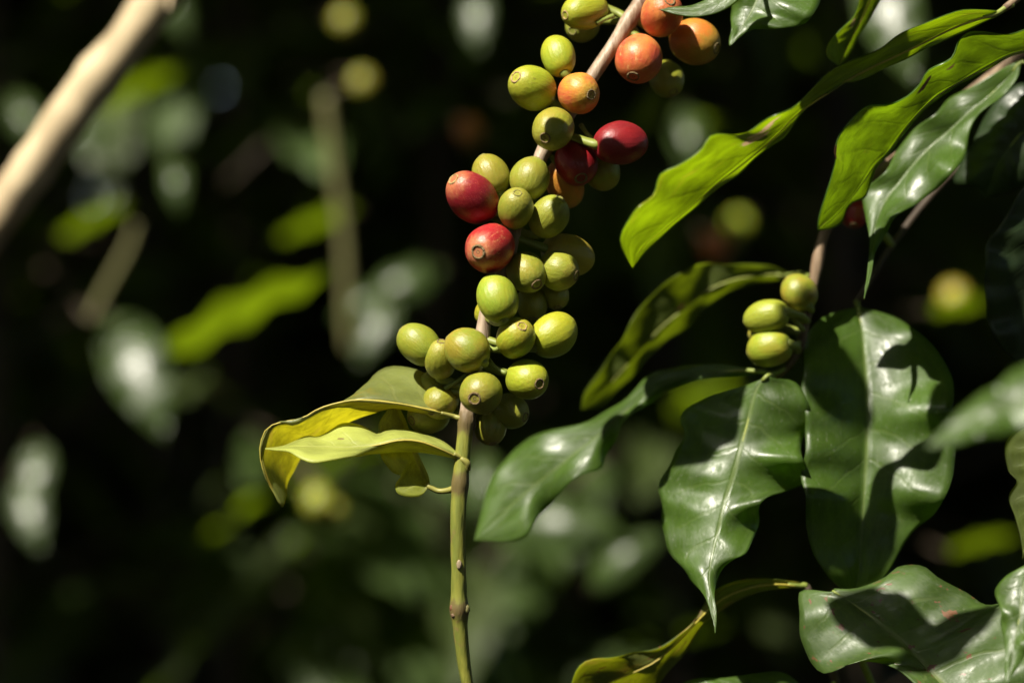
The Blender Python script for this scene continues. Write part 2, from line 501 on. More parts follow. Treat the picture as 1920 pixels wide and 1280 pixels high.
def cherry(parent, path, cx, cy, W, L, cal, dz, kind, away=False, navel='cal_green', stalk=True, navel_on=True):
    """cx,cy centre, W,L diameters and cal = navel position, all in photo pixels; dz depth"""
    k = NCH[0]; NCH[0] += 1
    c = at(cx, cy, dz)
    f = (c.y / D0) * PXM
    ax, ay = (cal[0] - cx) / (L / 2), -(cal[1] - cy) / (L / 2)
    m = math.hypot(ax, ay)
    if m > 0.985:
        ax, ay, m = ax / m * 0.985, ay / m * 0.985, 0.985
    dy = math.sqrt(1 - m * m) * (1 if away else -1)
    axis = Vector((ax, dy, ay)).normalized()
    q = axis.to_track_quat('Z', 'Y') @ Matrix.Rotation(k * 1.9, 3, 'Z').to_quaternion()
    mw = Matrix.LocRotScale(c - parent.location, q, Vector((W / 2 * f, W / 2 * f * 0.97, L / 2 * f)))
    ca, cb, ct, sp, stx, scar = PAL[kind]
    r = random.Random(k + 11)
    j = lambda col: tuple(x * r.uniform(0.9, 1.1) for x in col)
    mat = cherry_mat('cherry_skin_%s' % kind, j(ca), j(cb), j(ct), r.uniform(0, 20), sp, stx, scar)
    me = CH_MESH[k % 6]
    o = bpy.data.objects.new('cherry', me)
    COL.objects.link(o); o.parent = parent
    if not me.materials: me.materials.append(None)
    o.material_slots[0].link = 'OBJECT'; o.material_slots[0].material = mat
    o.matrix_local = mw
    if kind in LAB: o['label'] = LAB[kind]
    if navel_on:
        cal_o = bpy.data.objects.new('calyx', CAL_MESH)
        if not CAL_MESH.materials: CAL_MESH.materials.append(None)
        COL.objects.link(cal_o); cal_o.parent = o
        cal_o.material_slots[0].link = 'OBJECT'; cal_o.material_slots[0].material = MAT[navel]
        sc_ = r.uniform(0.9, 1.12)
        cal_o.location = (me['cx'] * .93, me['cy'] * .93, 0.958); cal_o.scale = (sc_ * 1.22, sc_ * 1.22, 1.35 * W / L)
    if stalk:
        base = c - axis * (L / 2 * f * 0.9)
        tgt = nearest_on(path, base)
        if (tgt - base).length < 0.025:
            inv = mw.inverted()
            midp = (base + tgt) / 2 - axis * 0.0012
            pts = [inv @ (p - parent.location) for p in (c - axis * (L / 2 * f * 0.8), base, midp, tgt)]
            # radii are in the fruit's own units
            rad = 0.0011 / (W / 2 * f)
            pm = tube_mesh('fruit_stalk', pts, [rad * 1.5, rad * 1.15, rad, rad * 1.1], seg=9, n=14)
            mesh_obj('fruit_stalk', pm, MAT['stalk'], o)
    return o

# ================================================================== 1. the fruiting branch in focus
BR = [(1290, -170, 190), (1240, -70, 150), (1208, -10, 125), (1185, 30, 110), (1150, 85, 95), (1110, 145, 80), (1062, 222, 66), (1015, 292, 52),
      (985, 380, 30), (950, 480, 12), (915, 575, 2), (905, 625, 0), (896, 680, 0), (880, 735, 0), (875, 785, 0), (869, 840, -2), (863, 900, -4), (859, 980, -4),
      (860, 1060, 0), (861, 1135, 6), (866, 1210, 16), (878, 1290, 28), (895, 1380, 45), (920, 1480, 60)]
BR_P = [at(*p) for p in BR]
BASE = BR_P[0]
def u_at(py):
    C = spline(BR_P, 400)
    zz = [abs(c.z - at(0, py, 0).z) for c in C]
    return zz.index(min(zz)) / 399
U_GREEN = u_at(790)
U_NODES = [u_at(790), u_at(905), u_at(1143)]
branch = thing('fruiting_branch', 'drooping coffee branch crowded with green, orange and red cherries, yellowing leaves below', 'coffee branch', BASE)
m_shoot = shoot_mat('shoot_bark_to_green')
rad = [r * PXM for r in (16, 15.5, 14, 13.5, 13, 13, 13, 13, 13, 13.5, 13.5, 13, 12.5, 13, 14.5, 15, 15, 14.5, 14, 14.5, 12.5, 11, 10, 9)]
# radii are given per control point: spread them by length
CL = [0]
for a, b in zip(BR_P, BR_P[1:]): CL.append(CL[-1] + (b - a).length)
rr_u = [np.interp(i / 60, [x / CL[-1] for x in CL], rad) for i in range(61)]
stem_me = tube_mesh('stem', [p - BASE for p in BR_P], rr_u, seg=20, n=200, rough=0.10,
                    bumps=[(U_NODES[0], 0.006, 0.25), (U_NODES[1], 0.008, 0.18), (U_NODES[2], 0.010, 0.32),
                           (u_at(640), 0.010, .25), (u_at(480), 0.012, .3), (u_at(260), 0.012, .3), (u_at(30), 0.012, .3)])
mesh_obj('stem', stem_me, m_shoot, branch)
def bud(cx, cy, dz, rx, rz, col, nm='bud'):
    bm = bmesh.new(); bmesh.ops.create_icosphere(bm, subdivisions=3, radius=1)
    for v in bm.verts:
        v.co *= 1 + 0.22 * noise.noise(v.co * 2.3 + Vector((cx, 0, 0)))
    me = bpy.data.meshes.new(nm); bm.to_mesh(me); bm.free()
    me.polygons.foreach_set('use_smooth', [True] * len(me.polygons))
    o = mesh_obj(nm, me, plain_mat('%s_brown' % nm, col, 0.6, 6.0, 0.5), branch, at(cx, cy, dz) - BASE)
    o.scale = (rx * PXM, rx * PXM * 0.8, rz * PXM)
    return o
bud(849, 1139, -2, 6, 8, (0.13, 0.055, 0.025))
bud(852, 1152, -3, 6, 6, (0.16, 0.10, 0.06))
bud(875, 1142, -2, 6, 9, (0.12, 0.11, 0.035))
bud(861, 1058, -15, 5, 9, (0.25, 0.19, 0.12), 'leaf_scar')
bud(886, 795, -4, 7, 12, (0.09, 0.06, 0.04), 'leaf_scar')

LIT = [(1280, 580, 540, 60), (1220, 640, 540, 60), (1130, 720, 540, 50), (940, 560, 0, 120), (960, 400, 0, 110), (1000, 680, 0, 100), (860, 680, 0, 110), (1020, 170, 30, 110), (1190, 110, 70, 70), (740, 720, 30, 90), (600, 800, 20, 110),
       (560, 850, 0, 80), (860, 960, 0, 60), (860, 1120, 0, 60), (1300, 330, -190, 90), (1220, 400, -190, 70), (1420, 260, -190, 60), (1650, 240, 40, 90), (1760, 130, 40, 80), (1580, 330, 20, 50),
       (1720, 320, 215, 70), (1680, 360, 190, 60), (1790, 230, 240, 50), (1470, 850, 120, 70), (1310, 1020, 60, 80), (1440, 600, 205, 60), (1700, 740, 230, 70), (1690, 800, 200, 40), (1850, 1160, -20, 90), (1740, 1090, 40, 50),
       (1050, 860, 400, 60), (1120, 1250, 100, 60), (1840, 780, -1100, 110), (1900, 1130, -225, 60), (1390, 50, 90, 40), (1590, 60, 180, 60), (1170, 720, 300, 40), (1560, 1220, 0, 50)]
SHADE = [(1090, 310, 30, 26), (1640, 110, -110, 60), (1545, 170, -140, 40), (1750, 60, -60, 60), (1420, 520, 330, 30), (1560, 800, 160, 60), (1570, 950, 150, 80),
         (1690, 930, 180, 70), (1330, 800, 150, 60), (1300, 900, 120, 40), (1300, 720, 300, 60), (1560, 1150, 60, 40), (1680, 1160, 10, 36), (1750, 1220, -20, 40), (1900, 550, 150, 110), (1880, 300, 290, 80),
         (1300, 90, 140, 40), (1250, 150, 200, 40), (960, 790, 24, 50), (1050, 520, 10, 30), (1400, 1110, 180, 60), (1545, 400, 0, 18), ]
CH = [  # cx, cy, W, L, navel, dz, colour, away, navel colour
    (1096, 22, 72, 96, (1058, 33), 105, 'lime', 0, 'cal_pale'),
    (1092, 48, 62, 78, (1072, 60), 185, 'green', 0, 'cal_green'),
    (1241, 27, 80, 92, (1254, 3), 75, 'coral', 0, 'cal_brown'),
    (1198, 111, 90, 97, (1187, 148), 65, 'coral', 0, 'cal_brown'),
    (1303, 78, 88, 98, (1343, 92), 140, 'amber', 0, 'cal_brown'),
    (1250, 148, 66, 76, (1262, 175), 205, 'olive', 0, 'cal_brown'),
    (1047, 105, 65, 85, (1036, 70), 55, 'lime', 1, 'cal_green'),
    (998, 165, 84, 101, (968, 147), 30, 'lime', 0, 'cal_pale'),
    (1086, 175, 79, 82, (1110, 180), 20, 'orange', 0, 'cal_brown'),
    (1037, 242, 80, 91, (1021, 263), -12, 'green', 0, 'cal_brown'),
    (1163, 268, 84, 108, (1212, 262), 22, 'crimson', 1, 'cal_brown'),
    (1081, 305, 83, 94, (1090, 337), 42, 'crimson', 0, 'cal_brown'),
    (1060, 344, 74, 96, (1075, 385), 95, 'amber', 1, 'cal_brown'),
    (1130, 324, 67, 72, (1140, 350), 105, 'green', 1, 'cal_brown'),
    (886, 371, 88, 116, (850, 338), -25, 'red', 0, 'cal_pale'),
    (920, 329, 71, 84, (905, 292), 35, 'green', 1, 'cal_green'),
    (993, 335, 77, 84, (1002, 297), 22, 'green', 1, 'cal_green'),
    (967, 391, 70, 84, (971, 363), -35, 'green', 0, 'cal_green'),
    (1030, 406, 73, 86, (1051, 371), -4, 'green', 0, 'cal_green'),
    (918, 466, 93, 108, (895, 476), -40, 'scarred', 0, 'cal_brown'),
    (1065, 479, 81, 109, (1110, 492), 52, 'yellow', 1, 'cal_brown'),
    (987, 511, 74, 86, (1007, 534), -8, 'green', 0, 'cal_brown'),
    (1047, 508, 75, 80, (1081, 519), 6, 'green', 0, 'cal_brown'),
    (1041, 552, 52, 60, (1045, 578), 66, 'olive', 0, 'cal_brown'),
    (998, 570, 62, 70, (1000, 600), 62, 'olive', 0, 'cal_brown'),
    (933, 559, 79, 95, (920, 516), -62, 'bright', 1, 'cal_green'),
    (917, 583, 50, 60, (897, 600), 30, 'lime', 1, 'cal_green'),
    (967, 633, 75, 84, (980, 610), -50, 'lime', 0, 'cal_pale'),
    (1038, 628, 83, 98, (1076, 603), -8, 'lime', 1, 'cal_green'),
    (786, 645, 72, 92, (752, 617), 10, 'olive', 1, 'cal_green'),
    (826, 674, 61, 78, (828, 639), -8, 'green', 0, 'cal_brown'),
    (876, 655, 82, 89, (842, 630), -48, 'olive', 1, 'cal_green'),
    (988, 711, 78, 93, (1011, 717), -38, 'lime', 0, 'cal_brown'),
    (902, 736, 82, 89, (891, 747), -58, 'olive', 0, 'cal_brown'),
    (826, 752, 66, 76, (806, 770), 22, 'olive', 0, 'cal_brown'),
    (812, 722, 54, 66, (795, 715), 55, 'lime', 1, 'cal_green'),
    (803, 778, 72, 84, (771, 788), 62, 'olive', 0, 'cal_brown'),
    (919, 800, 62, 70, (926, 832), 24, 'olive', 0, 'cal_brown'),
    (957, 770, 68, 74, (987, 780), 22, 'olive', 0, 'cal_brown'),
]
for c in CH:
    cherry(branch, BR_P, c[0], c[1], c[2], c[3], c[4], c[5], c[6], bool(c[7]), c[8])
# bare fruit stalks left at the nodes
for pts in ([(1150, 30, 100), (1130, 38, 90), (1118, 44, 85)], [(1090, 235, 66), (1100, 250, 40), (1112, 262, 30)],
            [(905, 640, -6), (925, 655, -30), (940, 650, -38)], [(905, 660, -8), (930, 690, -28), (950, 700, -36)],
            [(880, 700, 0), (855, 715, -6), (835, 728, 4)], [(945, 420, 10), (930, 425, -15), (928, 418, -20)]):
    P = [at(*p) - BASE for p in pts]
    mesh_obj('fruit_stalk', tube_mesh('fruit_stalk', P, [5 * PXM, 4 * PXM, 5 * PXM], seg=9, n=14), MAT['petiole'], branch)

# yellowing leaves at the lower nodes
YL = dict(top=(0.20, 0.235, 0.06), under=(0.25, 0.23, 0.04), trans=(0.50, 0.46, 0.010), vein=(0.30, 0.30, 0.08))
m_yl1 = leaf_mat('leaf_yellowing', ft=0.50, rough=0.36, yellow=0.50, yellow_col=(0.26, 0.19, 0.02), seed=1.0, dust=0.15, **YL)
m_yl2 = leaf_mat('leaf_yellowing_pale', (0.33, 0.37, 0.08), (0.26, 0.27, 0.04), (0.52, 0.54, 0.02), (0.38, 0.40, 0.12), ft=0.36, rough=0.30, marks=((0.995, 0.0, 0.05, (0.45, 0.12, 0.03)), (0.62, 0.3, 0.05, (0.24, 0.20, 0.06))), yellow=0.30,
                 yellow_col=(0.28, 0.22, 0.02), seed=5.0, dust=0.10)
m_yl3 = leaf_mat('leaf_yellowing_small', (0.22, 0.25, 0.035), (0.24, 0.25, 0.035), (0.60, 0.60, 0.015), (0.26, 0.22, 0.06), ft=0.48, rough=0.38, yellow=0.4, seed=9.0)
rail_leaf(branch, [
    [(848, 779, -2), (833, 765, 22), (821, 730, 50), (792, 698, 66), (738, 688, 74), (702, 702, 74), (668, 750, 20), (601, 768, -6), (553, 794, 0), (523, 791, 6), (502, 806, 8), (489, 843, 6), (497, 890, 5), (514, 922, 6), (529, 951, 8)],
    [(850, 780, -4), (828, 774, -10), (800, 768, -14), (742, 757, -16), (668, 751, -14), (600, 767, -10), (552, 793, -4), (522, 790, 2), (501, 805, 4), (488, 842, 2), (496, 890, 2), (513, 922, 4), (529, 951, 8)],
    [(846, 784, -2), (822, 780, 10), (790, 774, 34), (735, 764, 56), (690, 776, 80), (645, 797, 96), (605, 822, 140), (580, 842, 158), (562, 860, 152), (549, 885, 128), (540, 905, 98), (536, 930, 54), (529, 951, 10)]],
    m_yl1, 'top', bulge=0.0, quilt=0.0003, rib_mat=MAT['rib_yellow'], seed=1,
    petiole=([(876, 790, -2), (866, 785, -6), (856, 782, -5), (838, 777, -8)], [7 * PXM, 5.5 * PXM, 4.5 * PXM, 4 * PXM, 3 * PXM], MAT['petiole_yellow']),
    label='long yellow leaf with drooping curled tip')
rail_leaf(branch, [
    [(864, 856, -8), (830, 827, 14), (792, 811, 28), (752, 803, 34), (726, 806, 34), (708, 815, 30), (690, 806, 30), (665, 797, 30), (640, 797, 30), (615, 810, 26), (595, 818, 24), (575, 815, 22), (550, 826, 16), (525, 838, 4), (497, 842, -14)],
    [(866, 858, -12), (832, 842, -22), (792, 827, -30), (752, 823, -34), (710, 832, -36), (660, 838, -36), (610, 837, -36), (560, 838, -32), (522, 842, -26), (497, 842, -16)],
    [(864, 860, -8), (830, 853, -4), (790, 849, 0), (750, 847, -2), (705, 850, -20), (655, 857, -60), (614, 864, -84), (585, 868, -88), (562, 860, -76), (542, 848, -56), (518, 845, -36), (497, 842, -18)]],
    m_yl2, 'top', bulge=0.10, quilt=0.0003, rib_mat=MAT['rib_yellow'], seed=2,
    petiole=([(876, 880, -8), (876, 868, -14), (866, 860, -14), (850, 851, -18)], [7 * PXM, 6.5 * PXM, 5 * PXM, 4 * PXM], MAT['petiole_yellow']),
    label='pale lime leaf with orange tip, wavy edge lit by sun')
rail_leaf(branch, [
    [(802, 914, 14), (790, 928, 8), (768, 931, 4), (746, 925, 6), (741, 910, 12), (752, 893, 26), (736, 886, 26), (720, 866, 26), (712, 846, 28), (710, 810, 30), (712, 790, 36), (728, 765, 46), (733, 752, 50)],
    [(804, 912, 16), (796, 897, 26), (783, 872, 36), (772, 845, 42), (760, 812, 46), (748, 785, 50), (740, 765, 52), (735, 750, 54)],
    [(806, 908, 20), (803, 893, 40), (790, 869, 56), (780, 847, 62), (770, 818, 64), (760, 790, 64), (748, 765, 60), (738, 750, 56)]],
    m_yl3, 'top', bulge=0.08, quilt=0.0003, rib_mat=MAT['rib_yellow'], seed=3,
    petiole=([(857, 913, 0), (840, 919, 8), (822, 920, 14), (808, 914, 16), (798, 902, 22)], [7 * PXM, 6 * PXM, 5 * PXM, 5 * PXM, 4 * PXM], MAT['petiole_yellow']),
    label='small twisted olive yellow leaf on a curved stalk')

# ================================================================== 2. leafy branches beside it
DG = dict(top=(0.046, 0.088, 0.012), under=(0.075, 0.115, 0.03), trans=(0.22, 0.40, 0.006), vein=(0.13, 0.18, 0.05))
m_glow = leaf_mat('leaf_green_thin', (0.035, 0.075, 0.014), (0.075, 0.120, 0.02), (0.29, 0.44, 0.003), (0.16, 0.20, 0.03), ft=0.50, rough=0.30, yellow=0.42,
                  yellow_col=(0.22, 0.23, 0.01), seed=2.0,
                  marks=((0.57, 0.45, 0.09, (0.36, 0.25, 0.13)), (0.60, 0.30, 0.09, (0.36, 0.25, 0.13)), (0.54, 0.55, 0.06, (0.38, 0.26, 0.14))))
m_under = leaf_mat('leaf_green_eaten', (0.035, 0.075, 0.014), (0.065, 0.105, 0.02), (0.19, 0.32, 0.004), (0.14, 0.17, 0.04), ft=0.48, rough=0.30, yellow=0.36,
                   yellow_col=(0.18, 0.20, 0.015), seed=4.0,
                   marks=((0.40, 0.66, 0.10, (0.05, 0.03, 0.018)), (0.30, 0.58, 0.05, (0.16, 0.10, 0.05)), (0.76, 0.97, 0.07, (0.08, 0.04, 0.02)), (0.985, 0.0, 0.06, (0.25, 0.13, 0.07))))
m_gloss = leaf_mat('leaf_glossy_dark', ft=0.30, rough=0.33, yellow=0.10, yellow_col=(0.14, 0.17, 0.03), seed=6.0, dust=0.25, **DG)
m_gloss2 = leaf_mat('leaf_glossy_spotted', ft=0.34, rough=0.33, yellow=0.20, yellow_col=(0.20, 0.22, 0.03), spots=0.0, seed=7.0, dust=0.35, **DG)
m_spot = leaf_mat('leaf_brown_spotted', (0.050, 0.090, 0.018), (0.085, 0.125, 0.03), (0.26, 0.40, 0.008), (0.16, 0.20, 0.06), ft=0.36, rough=0.36, yellow=0.15,
                  yellow_col=(0.20, 0.20, 0.03), spots=0.75, seed=8.0, dust=0.2)
m_olive = leaf_mat('leaf_olive', (0.040, 0.060, 0.012), (0.070, 0.095, 0.015), (0.22, 0.30, 0.006), (0.12, 0.14, 0.03), ft=0.40, rough=0.34, yellow=0.2,
                   yellow_col=(0.16, 0.14, 0.02), seed=3.0, marks=((0.45, 0.1, 0.05, (0.25, 0.12, 0.06)),))
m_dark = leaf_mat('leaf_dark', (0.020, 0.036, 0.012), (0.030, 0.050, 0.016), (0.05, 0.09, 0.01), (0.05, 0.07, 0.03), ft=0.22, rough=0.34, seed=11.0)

# 2a branch with three green cherries
SB = [(2150, -160, 420), (1960, 60, 390), (1800, 190, 350), (1690, 290, 310), (1600, 360, 285), (1549, 430, 265), (1528, 515, 252), (1517, 580, 246), (1508, 615, 242), (1497, 655, 238), (1476, 690, 236), (1452, 708, 234)]
SB_P = [at(*p) for p in SB]
br2 = thing('leafy_branch', 'slender brown twig carrying three green cherries and drooping glossy coffee leaves', 'coffee branch', SB_P[0])
mesh_obj('stem', tube_mesh('stem', [p - SB_P[0] for p in SB_P], [x * PXM for x in (14, 14, 13, 13, 12, 12, 12, 11, 10, 8, 6)], seg=14, n=90, rough=0.1,
         bumps=[(0.80, 0.02, 0.3), (0.93, 0.02, 0.3)]), MAT['bark'], br2)
for c in ((1437, 594, 66, 90, (1398, 604), 205, 'bright', 1, 'cal_green'), (1443, 652, 74, 87, (1404, 660), 207, 'bright', 1, 'cal_green'),
          (1498, 548, 68, 74, (1480, 520), 232, 'olive', 1, 'cal_green'), (1432, 622, 40, 60, (1402, 630), 250, 'olive', 1, 'cal_green')):
    cherry(br2, SB_P, c[0], c[1], c[2], c[3], c[4], c[5], c[6], bool(c[7]), c[8])
for pts in ([(1508, 620, 240), (1498, 610, 225), (1482, 590, 212)], [(1500, 640, 238), (1494, 645, 225), (1480, 640, 212)]):
    mesh_obj('fruit_stalk', tube_mesh('fruit_stalk', [at(*p) - SB_P[0] for p in pts], [6 * PXM, 5 * PXM, 6 * PXM], seg=8, n=10), MAT['stalk'], br2)
# big hanging leaf with a wavy margin
rail_leaf(br2, [
    [(1434, 712, 84), (1392, 724, 92), (1330, 744, 104), (1290, 760, 108), (1279, 788, 104), (1284, 812, 96), (1262, 850, 100), (1246, 890, 104), (1237, 932, 104), (1243, 985, 98), (1260, 1040, 88), (1292, 1082, 76), (1320, 1112, 66), (1335, 1150, 58), (1341, 1186, 56)],
    [(1440, 704, 84), (1418, 730, 66), (1402, 790, 52), (1386, 850, 46), (1366, 920, 42), (1350, 980, 40), (1336, 1040, 42), (1329, 1085, 46), (1335, 1135, 52), (1341, 1186, 56)],
    [(1448, 708, 84), (1488, 716, 90), (1513, 745, 96), (1521, 790, 92), (1506, 810, 80), (1500, 838, 84), (1513, 870, 96), (1505, 902, 100), (1480, 920, 98), (1440, 930, 84), (1420, 962, 82), (1415, 1010, 84), (1400, 1036, 82), (1370, 1050, 74), (1350, 1072, 66), (1341, 1105, 62), (1343, 1150, 58), (1341, 1186, 56)]],
    m_gloss2, 'top', plane=(1370, 930, 120, -0.22, -0.42, 0.7, 0.7, -0.0006), bulge=0.12, wave=(20, 5, 0.4), quilt=0.00035, nu=60, nv=11, frill=(10, 5.3), seed=4,
    petiole=([(1470, 696, 236), (1452, 706, 236), (1438, 712, 236)], [6 * PXM, 5 * PXM, 5 * PXM, 4 * PXM]),
    label='broad glossy leaf hanging straight down, wavy edge')
rail_leaf(br2, [
    [(1420, 692, 96), (1376, 685, 110), (1302, 684, 150), (1240, 692, 196), (1214, 712, 214), (1190, 735, 226), (1150, 760, 246), (1110, 785, 270), (1060, 806, 290), (995, 815, 310), (950, 862, 330), (920, 902, 345), (902, 960, 352), (890, 1012, 356)],
    [(1424, 696, 92), (1376, 694, 98), (1302, 702, 128), (1240, 722, 168), (1190, 757, 200), (1130, 808, 232), (1072, 856, 262), (1020, 896, 290), (970, 938, 318), (925, 978, 340), (890, 1012, 356)],
    [(1420, 701, 96), (1378, 706, 112), (1302, 716, 150), (1242, 738, 186), (1205, 765, 206), (1168, 790, 220), (1157, 820, 226), (1134, 850, 240), (1126, 880, 256), (1092, 890, 268), (1052, 922, 290), (1014, 962, 315), (990, 1004, 335), (950, 1016, 348), (890, 1012, 356)]],
    m_gloss, 'top', plane=(1424, 696, 236, -0.45, -0.30, 0.6, 0.3), bulge=0.10, wave=(20, 4, 1.0), quilt=0.00035, nu=56, frill=(8, 4.2), seed=5,
    petiole=([(1476, 690, 236), (1450, 700, 232), (1430, 698, 232)], [6 * PXM, 5.5 * PXM, 5 * PXM, 4 * PXM]),
    label='long narrow glossy leaf reaching out with rippled edges')
rail_leaf(br2, [
    [(1478, 512, 210), (1440, 498, 240), (1380, 494, 270), (1322, 497, 290), (1272, 510, 300), (1232, 545, 306), (1197, 585, 310), (1176, 612, 312), (1160, 645, 314), (1130, 690, 316), (1096, 735, 318), (1090, 768, 320)],
    [(1478, 517, 204), (1435, 515, 214), (1375, 524, 230), (1325, 545, 246), (1280, 580, 258), (1240, 612, 268), (1200, 655, 280), (1160, 700, 294), (1120, 742, 306), (1090, 768, 320)],
    [(1478, 521, 212), (1430, 530, 236), (1372, 546, 262), (1335, 570, 276), (1296, 604, 286), (1254, 638, 292), (1212, 676, 298), (1174, 720, 304), (1134, 760, 310), (1090, 768, 320)]],
    m_olive, 'under', plane=(1290, 600, 540, 0.50, 0.76, 0.3, 0.3), bulge=0.08, wave=(14, 4, 0.0), quilt=0.00035, frill=(6, 4), seed=6,
    petiole=([(1524, 528, 252), (1512, 516, 360), (1496, 514, 470), (1484, 515, 550)], [6 * PXM, 5.5 * PXM, 5 * PXM, 4 * PXM]),
    label='olive leaf seen from below, arching down to a point')

# 2b branch outside the frame with the three leaves lit from behind
UB = [at(*p) for p in ((2080, -80, 140), (2010, 40, 100), (1975, 120, 60), (1960, 220, 30))]
br3 = thing('leafy_branch', 'twig with backlit green leaf eaten by insects above a shining folded leaf', 'coffee branch', UB[0])
mesh_obj('stem', tube_mesh('stem', [p - UB[0] for p in UB], [10 * PXM, 9 * PXM, 8 * PXM], seg=12, n=30), MAT['bark'], br3)
rail_leaf(br3, [
    [(1940, 50, 40), (1892, 65, 52), (1850, 60, 60), (1820, 59, 62), (1800, 76, 56), (1786, 105, 46), (1762, 118, 50), (1740, 133, 52), (1726, 160, 40), (1700, 185, 30), (1660, 195, 40), (1630, 198, 44), (1600, 220, 40), (1572, 255, 34), (1563, 285, 28), (1567, 300, 24), (1560, 332, 18), (1548, 366, 6), (1536, 408, -4), (1533, 430, -8)],
    [(1944, 88, 30), (1892, 102, 10), (1850, 124, 2), (1800, 152, -4), (1760, 176, -8), (1722, 210, -10), (1692, 246, -12), (1666, 282, -12), (1642, 306, -12), (1618, 340, -12), (1592, 374, -12), (1566, 404, -12), (1534, 431, -8)],
    [(1944, 92, 40), (1893, 108, 34), (1852, 131, 32), (1802, 157, 30), (1762, 182, 28), (1724, 216, 26), (1694, 252, 24), (1668, 287, 22), (1644, 316, 18), (1630, 348, 10), (1621, 370, 4), (1600, 378, 2), (1588, 392, 0), (1580, 415, -4), (1560, 428, -6), (1535, 432, -8)]],
    m_under, 'under', plane=(1700, 215, 35, 0.91, 1.06, 0.2, 0.0), bulge=0.07, wave=(8, 5, 0.5), quilt=0.0004, nu=56, nv=10, frill=(4, 5), seed=7, thick=0.0005,
    petiole=([(1985, 100, 70), (1968, 92, 80), (1955, 88, 84), (1925, 92, 24)], [7 * PXM, 6 * PXM, 5 * PXM, 4 * PXM]),
    label='bright green leaf seen from below, wavy edge, insect holes and brown tip')
rail_leaf(br3, [
    [(1912, 116, 72), (1880, 128, 66), (1830, 158, 58), (1770, 195, 54), (1715, 245, 50), (1672, 300, 48), (1640, 340, 50), (1620, 372, 54), (1622, 402, 52), (1628, 432, 50), (1630, 470, 48), (1626, 515, 50), (1620, 560, 54)],
    [(1912, 118, 70), (1890, 146, 78), (1845, 188, 74), (1790, 236, 70), (1742, 278, 66), (1698, 326, 60), (1662, 376, 54), (1642, 424, 46), (1634, 466, 44), (1628, 515, 48), (1620, 560, 54)],
    [(1914, 120, 70), (1906, 152, 54), (1864, 192, 40), (1832, 222, 34), (1812, 270, 26), (1792, 320, 18), (1762, 350, 14), (1730, 372, 14), (1692, 396, 18), (1666, 430, 26), (1642, 470, 38), (1632, 515, 46), (1620, 560, 54)]],
    m_gloss, 'top', plane=(1760, 300, 215, -0.26, -0.50, 0.5, 0.6, -0.0006), bulge=0.10, wave=(12, 4, 0.5), quilt=0.0004, nu=52, frill=(7, 4.5), seed=8,
    petiole=([(1968, 150, 60), (1955, 130, 150), (1935, 120, 230), (1900, 136, 76)], [7 * PXM, 6 * PXM, 5 * PXM, 4 * PXM]),
    label='dark glossy leaf with white sun glare and a long tail tip')
UB2 = [at(*p) for p in ((2100, -160, 110), (1990, -60, 70), (1930, -20, 45), (1884, 16, 30))]
br4 = thing('leafy_branch', 'twig with long leaf, shaded at its base, glowing yellow green towards its tip', 'coffee branch', UB2[0])
mesh_obj('stem', tube_mesh('stem', [p - UB2[0] for p in UB2], [10 * PXM, 9 * PXM, 7 * PXM], seg=12, n=30), MAT['bark'], br4)
rail_leaf(br4, [
    [(1868, 20, 318), (1800, 20, 318), (1705, 58, 300), (1650, 90, 280), (1600, 114, 262), (1552, 140, 244), (1505, 186, 226), (1480, 204, 216), (1442, 220, 204), (1402, 250, 190), (1336, 251, 190), (1310, 280, 172), (1272, 310, 166), (1242, 328, 166), (1226, 364, 150), (1196, 384, 150), (1180, 410, 142), (1164, 448, 134), (1172, 478, 128), (1186, 503, 124)],
    [(1868, 26, 310), (1800, 46, 290), (1705, 92, 264), (1605, 140, 234), (1545, 178, 214), (1492, 214, 196), (1450, 258, 180), (1400, 300, 164), (1340, 346, 150), (1290, 390, 140), (1240, 432, 130), (1200, 464, 126), (1186, 503, 124)],
    [(1868, 32, 318), (1800, 62, 306), (1705, 108, 284), (1650, 132, 272), (1602, 152, 262), (1562, 166, 252), (1505, 208, 232), (1482, 240, 220), (1462, 266, 210), (1402, 312, 192), (1342, 358, 178), (1292, 402, 164), (1252, 434, 154), (1216, 468, 138), (1194, 492, 130), (1186, 503, 124)]],
    m_glow, 'under', plane=(1330, 350, -190, 1.0, 1.0, 0.2, 0.0), bulge=0.07, wave=(12, 5, 0.2), quilt=0.0004, nu=64, frill=(6, 5), seed=9,
    petiole=([(1900, 8, 34), (1884, 16, 30), (1850, 32, 306)], [6 * PXM, 5 * PXM, 4 * PXM]), rib_mat=MAT['rib_yellow'],
    label='long backlit leaf with brown patch, glowing yellow green')

